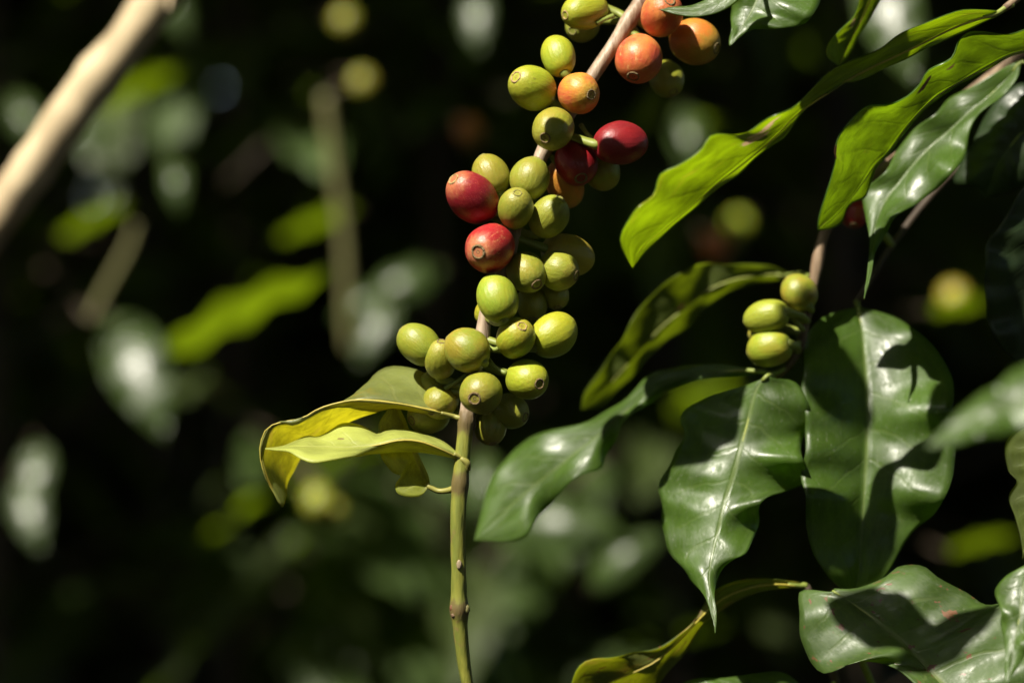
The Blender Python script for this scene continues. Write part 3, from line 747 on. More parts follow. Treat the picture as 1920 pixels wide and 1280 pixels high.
# 2c twig with the broad leaf half in shade
GB = [at(*p) for p in ((2100, 60, 530), (1930, 210, 490), (1780, 330, 440), (1680, 450, 390), (1632, 525, 355), (1608, 564, 344))]
br5 = thing('leafy_branch', 'thin dark twig with single broad hanging leaf, half shaded, half in sun', 'coffee branch', GB[0])
mesh_obj('stem', tube_mesh('stem', [p - GB[0] for p in GB], [12 * PXM, 11 * PXM, 9 * PXM, 7 * PXM, 6 * PXM], seg=12, n=60, rough=.1), MAT['bark_dark'], br5)
rail_leaf(br5, [
    [(1606, 576, 172), (1560, 588, 176), (1526, 610, 190), (1510, 645, 200), (1505, 720, 206), (1510, 800, 206), (1506, 900, 204), (1510, 960, 200), (1522, 1024, 190), (1552, 1082, 176), (1603, 1118, 164)],
    [(1608, 574, 170), (1619, 640, 146), (1625, 750, 132), (1623, 850, 128), (1618, 950, 132), (1612, 1050, 144), (1603, 1118, 164)],
    [(1612, 576, 172), (1660, 588, 166), (1704, 610, 156), (1742, 640, 146), (1772, 682, 134), (1790, 742, 122), (1786, 800, 118), (1792, 850, 120), (1780, 920, 130), (1750, 960, 136), (1722, 986, 142), (1690, 1032, 150), (1652, 1090, 158), (1603, 1118, 164)]],
    m_gloss2, 'top', plane=(1620, 850, 205, -0.30, -0.34, -1.4, 0.6, 0.0006), bulge=0.12, wave=(14, 4, 0.9), quilt=0.00035, nu=54, nv=11, frill=(8, 4.6), seed=10, rib_r=0.0006,
    petiole=([(1604, 562, 344), (1607, 568, 344), (1612, 590, 162)], [6 * PXM, 6 * PXM, 5 * PXM]),
    label='broad dark leaf with pale midrib and strong glare')
cherry(br5, GB, 1602, 399, 56, 64, (1600, 425), 300, 'crimson', False, 'cal_brown')

# 2d low branch at the corner
HB = [at(*p) for p in ((1740, 1520, 330), (1660, 1340, 280), (1600, 1200, 200), (1572, 1130, 125))]
br6 = thing('leafy_branch', 'upright twig holding a broad brown-spotted leaf in dappled sun', 'coffee branch', HB[0])
mesh_obj('stem', tube_mesh('stem', [p - HB[0] for p in HB], [10 * PXM, 9 * PXM, 7 * PXM, 5 * PXM], seg=12, n=30), MAT['petiole'], br6)
rail_leaf(br6, [
    [(1564, 1104, 40), (1610, 1102, 46), (1660, 1082, 60), (1684, 1062, 66), (1732, 1060, 60), (1764, 1082, 48), (1804, 1112, 40), (1840, 1132, 36), (1880, 1128, 34), (1930, 1112, 30), (1985, 1150, 16), (2005, 1230, 4), (1975, 1330, -6), (1880, 1430, -14)],
    [(1562, 1108, 36), (1606, 1136, 24), (1650, 1168, 14), (1696, 1208, 4), (1740, 1254, -6), (1784, 1306, -12), (1834, 1370, -14), (1880, 1430, -14)],
    [(1556, 1110, 40), (1520, 1106, 50), (1499, 1112, 54), (1496, 1150, 44), (1500, 1186, 28), (1514, 1222, 10), (1530, 1250, -4), (1546, 1262, -10), (1590, 1242, -14), (1640, 1241, -24), (1694, 1264, -34), (1744, 1320, -34), (1800, 1385, -26), (1880, 1430, -14)]],
    m_spot, 'top', plane=(1700, 1170, 8, -0.25, -0.46, 0.5, 0.5), bulge=0.10, wave=(12, 4, 0.2), quilt=0.00035, nu=56, nv=11, frill=(9, 4.2), seed=11,
    petiole=([(1573, 1132, 127), (1567, 1116, 100), (1574, 1114, 34)], [5 * PXM, 4 * PXM, 3 * PXM, 2 * PXM]),
    label='broad leaf with brown spots, shadow patches and white glare')
# 2e leaf from below at the bottom
OB = [at(*p) for p in ((1600, 1420, 300), (1560, 1250, 250), (1530, 1140, 210), (1512, 1098, 192))]
br7 = thing('leafy_branch', 'dim twig with arched olive leaf turning yellow at the curled tip', 'coffee branch', OB[0])
mesh_obj('stem', tube_mesh('stem', [p - OB[0] for p in OB], [10 * PXM, 9 * PXM, 7 * PXM], seg=12, n=30), MAT['bark_dark'], br7)
m_oy = leaf_mat('leaf_olive_yellow_tip', (0.045, 0.075, 0.015), (0.10, 0.12, 0.02), (0.30, 0.34, 0.006), (0.18, 0.15, 0.04), ft=0.42, rough=0.34, yellow=0.55,
                yellow_col=(0.22, 0.18, 0.015), spots=0.6, seed=13.0)
rail_leaf(br7, [
    [(1500, 1092, 206), (1424, 1083, 200), (1374, 1089, 194), (1342, 1106, 184), (1312, 1150, 170), (1282, 1180, 164), (1232, 1214, 160), (1182, 1225, 160), (1112, 1235, 160), (1082, 1254, 156), (1068, 1296, 150), (1060, 1350, 150)],
    [(1502, 1098, 202), (1442, 1094, 184), (1384, 1107, 166), (1334, 1136, 150), (1276, 1196, 132), (1232, 1236, 122), (1180, 1262, 120), (1120, 1290, 126), (1060, 1350, 150)],
    [(1502, 1102, 206), (1450, 1106, 200), (1384, 1124, 188), (1334, 1160, 172), (1284, 1220, 156), (1246, 1268, 146), (1210, 1310, 140), (1150, 1340, 140), (1060, 1350, 150)]],
    m_oy, 'under', plane=(1280, 1190, 150, 0.50, 0.80, 0.2, 0.1), bulge=0.08, wave=(10, 3, 0.2), quilt=0.0004, frill=(5, 4), seed=12, rib_mat=MAT['rib_yellow'],
    petiole=([(1512, 1098, 192), (1506, 1096, 190), (1488, 1096, 200)], [6 * PXM, 5 * PXM, 4 * PXM]))
rail_leaf(br7, [
    [(1520, 1300, 225), (1470, 1262, 216), (1420, 1262, 210), (1360, 1270, 206), (1290, 1276, 200), (1250, 1310, 196)],
    [(1520, 1306, 222), (1465, 1285, 200), (1410, 1284, 190), (1350, 1290, 184), (1300, 1300, 186), (1250, 1312, 194)],
    [(1520, 1312, 225), (1460, 1320, 216), (1400, 1330, 206), (1350, 1335, 200), (1300, 1330, 196), (1250, 1314, 196)]],
    m_gloss, 'top', bulge=0.1, quilt=0.0008, seed=13,
    petiole=([(1566, 1280, 234), (1545, 1296, 228), (1510, 1304, 218)], [6 * PXM, 5 * PXM, 4 * PXM]))
# 2f soft leaf close to the camera
IB = [at(*p) for p in ((2160, 520, -1100), (2080, 640, -1115), (2030, 690, -1125), (2000, 710, -1130))]
br8 = thing('leafy_branch', 'blurred twig tip close by with pale sunlit leaf ending in a point', 'coffee branch', IB[0])
mesh_obj('stem', tube_mesh('stem', [p - IB[0] for p in IB], [10 * PXM, 9 * PXM, 7 * PXM], seg=12, n=24), MAT['petiole'], br8)
rail_leaf(br8, [
    [(2000, 706, -846), (1960, 668, -868), (1915, 690, -880), (1850, 732, -888), (1796, 776, -892), (1738, 834, -896)],
    [(2000, 712, -850), (1960, 724, -900), (1915, 748, -916), (1850, 778, -916), (1794, 806, -908), (1738, 834, -898)],
    [(2000, 718, -846), (1960, 780, -912), (1915, 804, -926), (1850, 818, -926), (1794, 832, -914), (1738, 838, -900)]],
    m_gloss, 'top', plane=(1850, 770, -1100, -0.35, -0.35, 0.3, 0.3), bulge=0.10, quilt=0.0004, frill=(6, 3), seed=14,
    petiole=([(2010, 704, -1128), (2004, 709, -1130), (1980, 718, -870)], [6 * PXM, 5 * PXM, 4 * PXM]))
# 2g leaves at the right-hand edge
JB = [at(*p) for p in ((2060, 760, -180), (1990, 880, -190), (1950, 990, -200), (1930, 1050, -200))]
br9 = thing('leafy_branch', 'twig with small drooping green leaf and olive leaf above it', 'coffee branch', JB[0])
mesh_obj('stem', tube_mesh('stem', [p - JB[0] for p in JB], [10 * PXM, 8 * PXM, 6 * PXM], seg=12, n=24), MAT['petiole'], br9)
rail_leaf(br9, [
    [(1930, 1056, -206), (1890, 1078, -210), (1868, 1108, -214), (1876, 1150, -222), (1884, 1210, -228), (1884, 1250, -226), (1886, 1282, -222)],
    [(1932, 1060, -212), (1918, 1100, -236), (1912, 1150, -244), (1904, 1200, -242), (1894, 1250, -232), (1886, 1282, -224)],
    [(1936, 1058, -206), (1966, 1090, -216), (1972, 1130, -222), (1950, 1180, -228), (1922, 1225, -228), (1902, 1260, -226), (1887, 1282, -222)]],
    m_gloss, 'top', plane=(1910, 1130, -225, -0.27, -0.5, 0.3, 0.3), bulge=0.12, quilt=0.0004, frill=(5, 3), seed=15,
    petiole=([(1930, 1048, -200), (1932, 1056, -206), (1928, 1074, -222)], [6 * PXM, 5 * PXM, 4 * PXM]))
rail_leaf(br9, [
    [(1975, 790, -150), (1922, 798, -140), (1886, 832, -130), (1890, 880, -130), (1906, 902, -134), (1892, 932, -128), (1904, 968, -132), (1914, 1012, -138), (1918, 1046, -142)],
    [(1975, 795, -156), (1950, 840, -160), (1940, 890, -160), (1936, 940, -158), (1926, 1000, -152), (1918, 1048, -144)],
    [(1978, 795, -150), (1996, 850, -140), (2000, 900, -140), (1980, 960, -140), (1950, 1010, -140), (1920, 1050, -142)]],
    m_olive, 'under', bulge=0.08, quilt=0.0008, seed=16,
    petiole=([(2015, 830, -186), (1996, 800, -164), (1972, 802, -158)], [6 * PXM, 5 * PXM, 4 * PXM]))
LB_ = [at(*p) for p in ((2100, 100, 300), (2040, 200, 260), (1990, 290, 220), (1960, 330, 200))]
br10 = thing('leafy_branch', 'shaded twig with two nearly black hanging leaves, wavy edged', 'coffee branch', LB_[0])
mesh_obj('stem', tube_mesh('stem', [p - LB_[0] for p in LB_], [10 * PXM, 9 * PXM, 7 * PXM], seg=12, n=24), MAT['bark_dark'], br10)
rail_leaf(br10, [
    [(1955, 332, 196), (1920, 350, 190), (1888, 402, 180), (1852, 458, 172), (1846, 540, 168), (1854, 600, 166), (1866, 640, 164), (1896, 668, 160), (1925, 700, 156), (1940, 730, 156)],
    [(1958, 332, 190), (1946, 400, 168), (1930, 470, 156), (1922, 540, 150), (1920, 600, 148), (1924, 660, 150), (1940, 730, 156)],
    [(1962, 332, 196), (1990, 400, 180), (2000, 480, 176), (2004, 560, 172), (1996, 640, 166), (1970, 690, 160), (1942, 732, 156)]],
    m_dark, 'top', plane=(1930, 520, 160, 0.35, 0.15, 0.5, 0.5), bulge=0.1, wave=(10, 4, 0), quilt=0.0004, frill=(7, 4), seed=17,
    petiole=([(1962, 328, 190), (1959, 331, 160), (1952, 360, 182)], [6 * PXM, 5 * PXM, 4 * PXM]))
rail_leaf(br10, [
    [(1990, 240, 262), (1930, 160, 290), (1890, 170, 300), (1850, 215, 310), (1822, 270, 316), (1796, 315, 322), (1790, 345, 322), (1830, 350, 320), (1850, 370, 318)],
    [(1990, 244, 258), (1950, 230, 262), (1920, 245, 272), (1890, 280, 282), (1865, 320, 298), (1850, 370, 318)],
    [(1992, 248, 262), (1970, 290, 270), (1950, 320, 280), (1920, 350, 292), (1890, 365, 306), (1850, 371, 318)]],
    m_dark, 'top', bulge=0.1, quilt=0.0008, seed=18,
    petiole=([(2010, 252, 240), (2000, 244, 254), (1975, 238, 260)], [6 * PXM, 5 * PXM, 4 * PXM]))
# 2h leaves hanging in from above
TB = [at(*p) for p in ((1560, -260, 130), (1500, -150, 130), (1450, -100, 126), (1410, -70, 118))]
br11 = thing('leafy_branch', 'overhanging twig whose grey sheened leaves dip into view over the orange cherries', 'coffee branch', TB[0])
mesh_obj('stem', tube_mesh('stem', [p - TB[0] for p in TB], [10 * PXM, 9 * PXM, 7 * PXM], seg=12, n=24), MAT['bark'], br11)
rail_leaf(br11, [
    [(1405, -60, 40), (1370, -40, 30), (1335, -8, 26), (1298, 10, 26), (1264, 14, 26), (1236, 18, 26)],
    [(1408, -56, 36), (1378, -22, 20), (1345, 4, 14), (1306, 18, 16), (1270, 20, 22), (1236, 18, 28)],
    [(1410, -56, 40), (1392, -8, 20), (1356, 20, 14), (1312, 31, 14), (1272, 29, 20), (1236, 19, 28)]],
    m_gloss2, 'top', plane=(1310, 10, 22, -0.2, -0.5, 0.3, 0.3), bulge=0.1, quilt=0.0004, seed=19,
    petiole=([(1416, -72, 118), (1410, -66, 80), (1406, -58, 44), (1396, -42, 30)], [6 * PXM, 5 * PXM, 4 * PXM]))
rail_leaf(br11, [
    [(1440, -80, 122), (1400, -60, 122), (1380, -20, 116), (1374, 20, 108), (1369, 60, 98), (1367, 84, 94)],
    [(1442, -78, 118), (1432, -40, 104), (1420, -6, 92), (1404, 30, 88), (1386, 58, 88), (1368, 86, 92)],
    [(1446, -78, 122), (1500, -50, 118), (1540, -10, 112), (1520, 36, 104), (1470, 54, 98), (1420, 54, 94), (1392, 66, 92), (1369, 87, 92)]],
    m_gloss, 'top', plane=(1430, 0, 110, -0.27, -0.56, 0.3, 0.3), bulge=0.1, wave=(8, 3, 0), quilt=0.0004, frill=(6, 3), seed=20,
    petiole=([(1452, -102, 126), (1446, -90, 124), (1440, -70, 116)], [6 * PXM, 5 * PXM, 4 * PXM]))
TB2 = [at(*p) for p in ((1790, -300, 260), (1730, -180, 240), (1690, -110, 226), (1665, -70, 218))]
br12 = thing('leafy_branch', 'overhanging twig with narrow bright lime leaf pointing downwards', 'coffee branch', TB2[0])
mesh_obj('stem', tube_mesh('stem', [p - TB2[0] for p in TB2], [10 * PXM, 9 * PXM, 7 * PXM], seg=12, n=24), MAT['bark'], br12)
rail_leaf(br12, [
    [(1660, -66, 214), (1632, -40, 206), (1614, -6, 198), (1600, 30, 190), (1572, 58, 182), (1552, 84, 174), (1552, 106, 170), (1572, 124, 166)],
    [(1662, -64, 208), (1645, -30, 188), (1630, 0, 178), (1614, 36, 168), (1596, 70, 162), (1582, 100, 162), (1573, 124, 165)],
    [(1666, -64, 214), (1662, -30, 206), (1652, 0, 200), (1632, 36, 190), (1612, 66, 182), (1598, 92, 174), (1584, 112, 168), (1573, 125, 166)]],
    m_glow, 'under', plane=(1610, 40, 180, 1.0, 0.46, 0.2, 0.0), bulge=0.08, quilt=0.0004, seed=21,
    petiole=([(1668, -76, 220), (1664, -68, 214), (1656, -50, 202)], [6 * PXM, 5 * PXM, 4 * PXM]), rib_mat=MAT['rib_yellow'])

def added_shade_leaf(parent, target_a, target_b, up, width, mat, seed):
    """added leaf out of view, placed for its shadow and hung on a thin twig, lying between the sun and the stretch from target_a to target_b"""
    org = parent.location
    a, b = at(*target_a) + SUN * up, at(*target_b) + SUN * up
    ax = (b - a).normalized(); L = (b - a).length
    side = ax.cross(SUN).normalized()
    nu, nv = 24, 5
    V, F, U = [], [], []
    for i in range(nu):
        u = i / (nu - 1)
        hw = width / 2 * math.sin(math.pi * min(1, u ** 0.9)) ** 0.8 + 0.0004
        for j in range(-nv, nv + 1):
            f = j / nv
            p = a + ax * L * u + side * f * hw * (1 + 0.08 * math.sin(18 * u + seed + j)) + SUN * (0.006 * f * f - 0.02 * (u - .5) ** 2)
            V.append(p - org); U.append((u, (f + 1) / 2))
    Wd = 2 * nv + 1
    for i in range(nu - 1):
        for j in range(Wd - 1):
            F.append((i * Wd + j, i * Wd + j + 1, (i + 1) * Wd + j + 1, (i + 1) * Wd + j))
    me = make_mesh('leaf', V, F, U)
    if me.polygons[len(F) // 2].normal.dot(SUN) < 0: me.flip_normals()
    o = mesh_obj('leaf', me, mat, parent)
    mesh_obj('petiole', tube_mesh('petiole', [b + SUN * max(0.1, (2.25 - b.z) / SUN.z) - org, b + SUN * 0.05 - org, b - ax * 0.004 - org], [7 * PXM, 6 * PXM, 4 * PXM], seg=8, n=14), MAT['petiole'], o)

# bare branch crossing the corner, sunlit
DBp = ((-420, 960, 1500), (-120, 560, 1500), (0, 400, 1500), (80, 290, 1500), (150, 190, 1500), (230, 88, 1500), (300, -5, 1500), (370, -90, 1500), (480, -230, 1500), (700, -500, 1500))
DB = [at(*p) for p in DBp]
bare = thing('bare_branch', 'thick bare tan branch in full sun crossing dark undergrowth diagonally', 'branch', DB[0])
mesh_obj('stem', tube_mesh('stem', [p - DB[0] for p in DB], [x * PXM * 1.55 for x in (36, 35, 34, 33, 32, 31, 30)], seg=20, n=90, rough=0.12,
                           bumps=[(0.225, 0.02, 0.22), (0.55, 0.02, 0.15)]), MAT['bark_pale'], bare)
tw = [at(*p) - DB[0] for p in ((345, -60, 1500), (322, -8, 1460), (316, 20, 1440))]
mesh_obj('twig', tube_mesh('twig', tw, [10 * PXM, 8 * PXM, 5 * PXM], seg=10, n=12), MAT['bark_pale'], bare)

# ================================================================== 3. what stands behind: coffee shrubs in shade
SHAFTS = []      # (point, radius): gaps left in the added overhead cover so sun reaches chosen places behind
VIEWS = []       # points the camera sees: nothing of the shrubs grows in front of them
def pt(px, py, dist):
    k = PXM * dist / D0
    return Vector(((px - 960) * k, dist, CAM_Z - (py - 640) * k))

def shared_leaf(seed, L=1.0, W=0.36, curl=0.25, fold=0.18, dome=0.10):
    r = random.Random(seed)
    nu, nv = 14, 4
    verts, faces, uvs = [], [], []
    for i in range(nu):
        u = i / (nu - 1)
        hw = W / 2 * (math.sin(math.pi * min(1, u ** 0.85)) ** 0.8) * (1 - 0.25 * u) + 0.004
        if u > 0.9: hw *= 0.75
        for j in range(-nv, nv + 1):
            f = j / nv
            wv = 0.03 * math.sin(2 * math.pi * 3.5 * u + seed + (0 if j > 0 else 1)) * f * f
            z = -curl * (u - 0.5) ** 2 + curl * 0.25 + fold * abs(f) * hw * 1.6 + wv - dome * f * f * hw
            verts.append((f * hw + 0.03 * math.sin(u * 3 + seed), u * L, z)); uvs.append((u, (f + 1) / 2))
    Wd = 2 * nv + 1
    for i in range(nu - 1):
        for j in range(Wd - 1):
            faces.append((i * Wd + j, i * Wd + j + 1, (i + 1) * Wd + j + 1, (i + 1) * Wd + j))
    me = make_mesh('leaf', verts, faces, uvs)
    if me.polygons[0].normal.z < 0: me.flip_normals()
    return me
m_bg1 = leaf_mat('shrub_leaf', (0.036, 0.054, 0.012), (0.055, 0.078, 0.016), (0.20, 0.34, 0.006), (0.07, 0.09, 0.025), ft=0.32, rough=0.46, seed=1.5)
m_bg2 = leaf_mat('shrub_leaf_light', (0.040, 0.070, 0.014), (0.070, 0.10, 0.02), (0.28, 0.42, 0.006), (0.09, 0.12, 0.03), ft=0.38, rough=0.44, yellow=0.2, yellow_col=(0.22, 0.22, 0.01), seed=2.5)
m_bg3 = leaf_mat('shrub_leaf_shiny', (0.030, 0.050, 0.012), (0.050, 0.080, 0.02), (0.20, 0.36, 0.006), (0.06, 0.09, 0.02), ft=0.25, rough=0.20, seed=3.5)
SHL = [shared_leaf(s, curl=c, fold=f) for s, c, f in ((1, .22, .25), (2, .35, .12), (3, .10, .30), (4, .28, -.1))]
for k, me in enumerate(SHL): me.materials.append(m_bg1 if k % 2 == 0 else m_bg2)
FLAT = shared_leaf(9, curl=0.60, fold=0.0, W=0.44, dome=0.35); FLAT.materials.append(m_bg3)
BROAD = shared_leaf(10, curl=0.34, fold=0.0, W=0.46, dome=0.18); BROAD.materials.append(m_bg3)
GLOW = shared_leaf(12, curl=0.12, fold=0.10, W=0.34); GLOW.materials.append(m_bg2)
m_stalkbg = plain_mat('shrub_twig', (0.12, 0.115, 0.04), 0.6, 150)

shrubs = {}
def shrub(key, x, y, label):
    o = thing('coffee_shrub', label, 'shrub', Vector((x, y, 0)), 'coffee shrubs in the shade behind')
    lean = Vector((rng.uniform(-.08, .08), rng.uniform(-.05, .05), 0))
    P = [Vector((0, 0, 0)), Vector((0, 0, 0.6)) + lean * 0.3, Vector((0, 0, 1.2)) + lean * 0.7, Vector((0, 0, 1.95)) + lean]
    mesh_obj('stem', tube_mesh('stem', P, [0.014, 0.012, 0.010, 0.006], seg=10, n=24, rough=0.1), MAT['bark_dark'], o)
    shrubs[key] = (o, P)
    return o
def ray_clear(p, pad):
    for c, r in SHAFTS:
        d = p - c
        t = d.dot(SUN)
        if t > 0.01 and (d - SUN * t).length < r + pad: return False
    for c in VIEWS:
        d = c - CAM; L = d.length; d = d / L
        t = (p - CAM).dot(d)
        if 0.9 < t < L + 0.02 and ((p - CAM) - d * t).length < 0.03 + pad: return False
    return True
def in_view(p, m=0.06):
    k = p.y * 0.5 * SENSOR / LENS
    return abs(p.x) < k + m and abs(p.z - CAM_Z) < k * 2 / 3 + m

def leaf_at(o, me, base, axis, nrm, L):
    """shared leaf with its stalk end at base, blade along axis, upper face towards nrm"""
    y = axis.normalized(); z = (nrm - y * nrm.dot(y)).normalized(); x = y.cross(z)
    lf = bpy.data.objects.new('leaf', me); COL.objects.link(lf); lf.parent = o
    M = Matrix((x, y, z)).transposed()
    lf.matrix_local = Matrix.LocRotScale(base - o.location, M.to_quaternion(), Vector((L, L, L)))
    return lf

def feature(key, kind, px, py, dist, L, axis, nrm=None, r=0.03, me=None):
    """a leaf of a shrub that stands in a patch of sun; px,py = middle of the blade"""
    o, P = shrubs[key]
    c = pt(px, py, dist)
    if nrm is None:
        if kind == 'glare':
            nrm = (SUN + (CAM - c).normalized()).normalized()
        else:
            nrm = (SUN * 0.8 + (c - CAM).normalized() * 0.75).normalized()
    axis = Vector(axis); axis = (axis - nrm * axis.dot(nrm)).normalized()
    base = c - axis * L * 0.5
    leaf_at(o, me or (FLAT if kind == 'glare' else GLOW), base, axis, nrm, L)
    S = [p + o.location for p in P]
    root = nearest_on(S, base - Vector((0, 0, 0.05)))
    mid = (root + base) / 2 + Vector((0, 0.03, 0.02))
    mesh_obj('twig', tube_mesh('twig', [p - o.location for p in (root, mid, base, base + axis * L * 0.05)], [0.0022, 0.0018, 0.0012], seg=8, n=16), MAT['bark_dark'], o)
    if r: SHAFTS.append((c, r))
    VIEWS.append(c)

SPEC = [('a', -0.33, 1.95, 'shaded coffee shrub behind the bare tan branch'),
        ('b', -0.215, 2.05, 'shaded coffee shrub with one glowing green leaf, in the dark beside the bare branch'),
        ('c', -0.055, 1.95, 'shaded coffee shrub directly behind the red cherries'),
        ('d', 0.16, 2.05, 'shaded coffee shrub behind the gap between cherries and glowing leaf'),
        ('e', 0.27, 1.85, 'shaded coffee shrub behind the hanging glossy leaves'),
        ('f', -0.24, 2.35, 'dark coffee shrub deep in the undergrowth beyond the glowing leaf'),
        ('g', 0.30, 2.45, 'dark coffee shrub deep in the undergrowth beyond the glossy leaves')]
for k, x, y, l in SPEC: shrub(k, x, y, l)

feature('a', 'glare', 258, 705, 1.50, 0.085, (0.45, 0, -0.9), r=0.03, me=BROAD)
feature('a', 'glare', 62, 900, 1.60, 0.05, (0.1, 0, -1), r=0.026, me=BROAD)
feature('a', 'glare', 54, 965, 1.57, 0.05, (0.4, 0, -1), r=0.026, me=BROAD)
feature('b', 'glow', 470, 590, 1.42, 0.10, (0.8, 0.2, 0.45), r=0.0)
SHAFTS.append((pt(545, 545, 1.42), 0.022))
feature('b', 'glow', 178, 415, 1.70, 0.05, (1, 0, 0.1), r=0.02)
feature('b', 'glow', 590, 420, 1.70, 0.055, (-1, 0, 0.1), r=0.018)
feature('b', 'glare', 330, 350, 1.55, 0.035, (0.2, 0, -1), r=0.012)
feature('c', 'glare', 892, 40, 1.60, 0.042, (0.2, 0, -1), r=0.026, me=BROAD)
feature('c', 'glare', 702, 622, 1.60, 0.045, (-0.3, 0, -1), r=0.024, me=BROAD)
feature('c', 'glare', 680, 572, 1.62, 0.04, (-0.9, 0, -0.5), r=0.02)
feature('c', 'glare', 745, 540, 1.65, 0.06, (-1, 0, -0.4), r=0.012)
feature('c', 'glare', 905, 915, 1.45, 0.045, (0.1, 0, -1), r=0.014)
feature('d', 'glare', 1050, 1000, 1.40, 0.08, (0.9, 0, -0.3), r=0.018)
feature('d', 'glare', 1180, 1050, 1.45, 0.05, (0.7, 0, 0.5), r=0.012)
feature('d', 'glare', 1290, 270, 1.60, 0.05, (0.2, 0, -1), r=0.012)
feature('d', 'glow', 1215, 215, 1.50, 0.05, (0.1, 0, -1), r=0)
feature('a', 'glare', 150, 262, 1.75, 0.06, (1, 0, -0.3), r=0.018)
feature('a', 'glare', 48, 232, 1.75, 0.05, (0.5, 0, -1), r=0.014)
feature('a', 'glow', 265, 168, 1.75, 0.06, (1, 0, 0.1), r=0.02)
feature('a', 'glare', 322, 22, 1.70, 0.05, (0.5, 0, -1), r=0.018)
feature('e', 'glare', 1668, 42, 1.25, 0.07, (0.4, 0, -1), r=0.035, me=BROAD)
feature('e', 'glow', 1845, 1020, 1.50, 0.045, (1, 0, -0.2), r=0.02)
feature('e', 'glow', 1820, 575, 1.45, 0.05, (1, 0, -0.5), r=0.006)
feature('d', 'glow', 1340, 250, 1.7, 0.06, (0.6, 0, -0.8), r=0.0)

def bg_twig(key, pts, dist, rad, lit):
    o, P = shrubs[key]
    W = [pt(px, py, dist) for px, py in pts]
    S = [p + o.location for p in P]
    root = nearest_on(S, W[0])
    mesh_obj('twig', tube_mesh('twig', [p - o.location for p in W], [rad, rad, rad, rad * 0.8], seg=10, n=40), m_stalkbg, o)
    mesh_obj('twig', tube_mesh('twig', [p - o.location for p in (root, (root + W[0]) / 2 + Vector((0, 0.02, 0.03)), W[0])], [0.003, 0.0025, 0.002], seg=8, n=14), MAT['bark_dark'], o)
    for px, py, r in lit:
        SHAFTS.append((pt(px, py, dist), r)); VIEWS.append(pt(px, py, dist))
bg_twig('c', [(610, 180), (618, 250), (630, 340), (642, 420), (648, 500), (650, 600), (655, 660)], 1.55, 0.0032, ((625, 250, .014), (638, 380, .012), (643, 460, .016), (652, 600, .016)))
bg_twig('a', [(170, 600), (195, 550), (220, 505), (243, 460), (255, 420)], 1.50, 0.0024, ((220, 505, .018),))

def bg_cherry(key, px, py, dist, size, kind, r):
    o, P = shrubs[key]
    c = pt(px, py, dist)
    dz = (dist - D0) / PXM
    ppx = size / (PXM * dist / D0)
    ob = cherry(o, [], px, py, ppx, ppx * 1.15, (px + 3, py + ppx * .4), dz, kind, False, 'cal_brown', stalk=False, navel_on=False)
    S = [p + o.location for p in P]
    root = nearest_on(S, c)
    mesh_obj('twig', tube_mesh('twig', [p - o.location for p in (root, (root + c) / 2 + Vector((0, .02, .02)), c + Vector((0, .008, .004)))], [0.002, 0.0016, 0.0012], seg=7, n=12), MAT['bark_dark'], o)
    if r: SHAFTS.append((c, r))
    VIEWS.append(c)
bg_cherry('b', 597, 940, 1.45, 0.016, 'olive', .012)
bg_cherry('b', 625, 955, 1.47, 0.015, 'olive', .012)
bg_cherry('d', 1340, 460, 1.55, 0.015, 'coral', 0)
bg_cherry('c', 880, 248, 1.50, 0.014, 'amber', 0)

bg_cherry('e', 1385, 420, 1.65, 0.014, 'lime', .008)
bg_cherry('e', 1790, 560, 1.50, 0.016, 'yellow', .006)
bg_cherry('b', 648, 40, 1.60, 0.014, 'olive', .010)
bg_cherry('b', 680, 155, 1.60, 0.014, 'olive', .010)


# ordinary leafy side branches of the shrubs
for key, (o, P) in shrubs.items():
    S = spline([p + o.location for p in P], 60)
    n_leaf = 0
    zz = 0.72
    side = rng.uniform(0, 6.28)
    while zz < 1.85:
        root = min(S, key=lambda p: abs(p.z - zz))
        side += math.pi / 2 + rng.uniform(-.4, .4)
        for s in (0, math.pi):
            a = side + s
            Lb = rng.uniform(0.24, 0.42)
            dirn = Vector((math.cos(a), 0.55 * math.sin(a), 0)).normalized()
            Bp = [root, root + dirn * Lb * 0.5 + Vector((0, 0, 0.05)), root + dirn * Lb + Vector((0, 0, -0.02 - rng.uniform(0, .1)))]
            if min(b.y for b in Bp) < 1.42 or not any(in_view(b, 0.05) for b in Bp): continue
            if not all(ray_clear(b, 0.004) for b in spline(Bp, 12)[2:]): continue
            mesh_obj('twig', tube_mesh('twig', [p - o.location for p in Bp], [0.003, 0.0025, 0.0015], seg=6, n=10), MAT['bark_dark'], o)
            C = spline(Bp, 8)
            for i in range(2, 8):
                for sd_ in (-1, 1):
                    base = C[i]
                    t = (C[i] - C[i - 1]).normalized()
                    lat = Vector((-t.y, t.x, 0)) * sd_
                    ax = (t * 0.5 + lat + Vector((0, 0, rng.uniform(-0.9, 0.1)))).normalized()
                    L = rng.uniform(0.09, 0.14)
                    if rng.random() < 0.15 or not in_view(base + ax * L * .5, 0.07): continue
                    if not (ray_clear(base + ax * L * .5, L * .38)): continue
                    if (base + ax * L).y < 1.32: continue
                    nrm = Vector((rng.uniform(-.4, .4), rng.uniform(-.5, .3), 1))
                    leaf_at(o, SHL[rng.randrange(4)], base, ax, nrm, L)
                    n_leaf += 1
        zz += rng.uniform(0.10, 0.15)

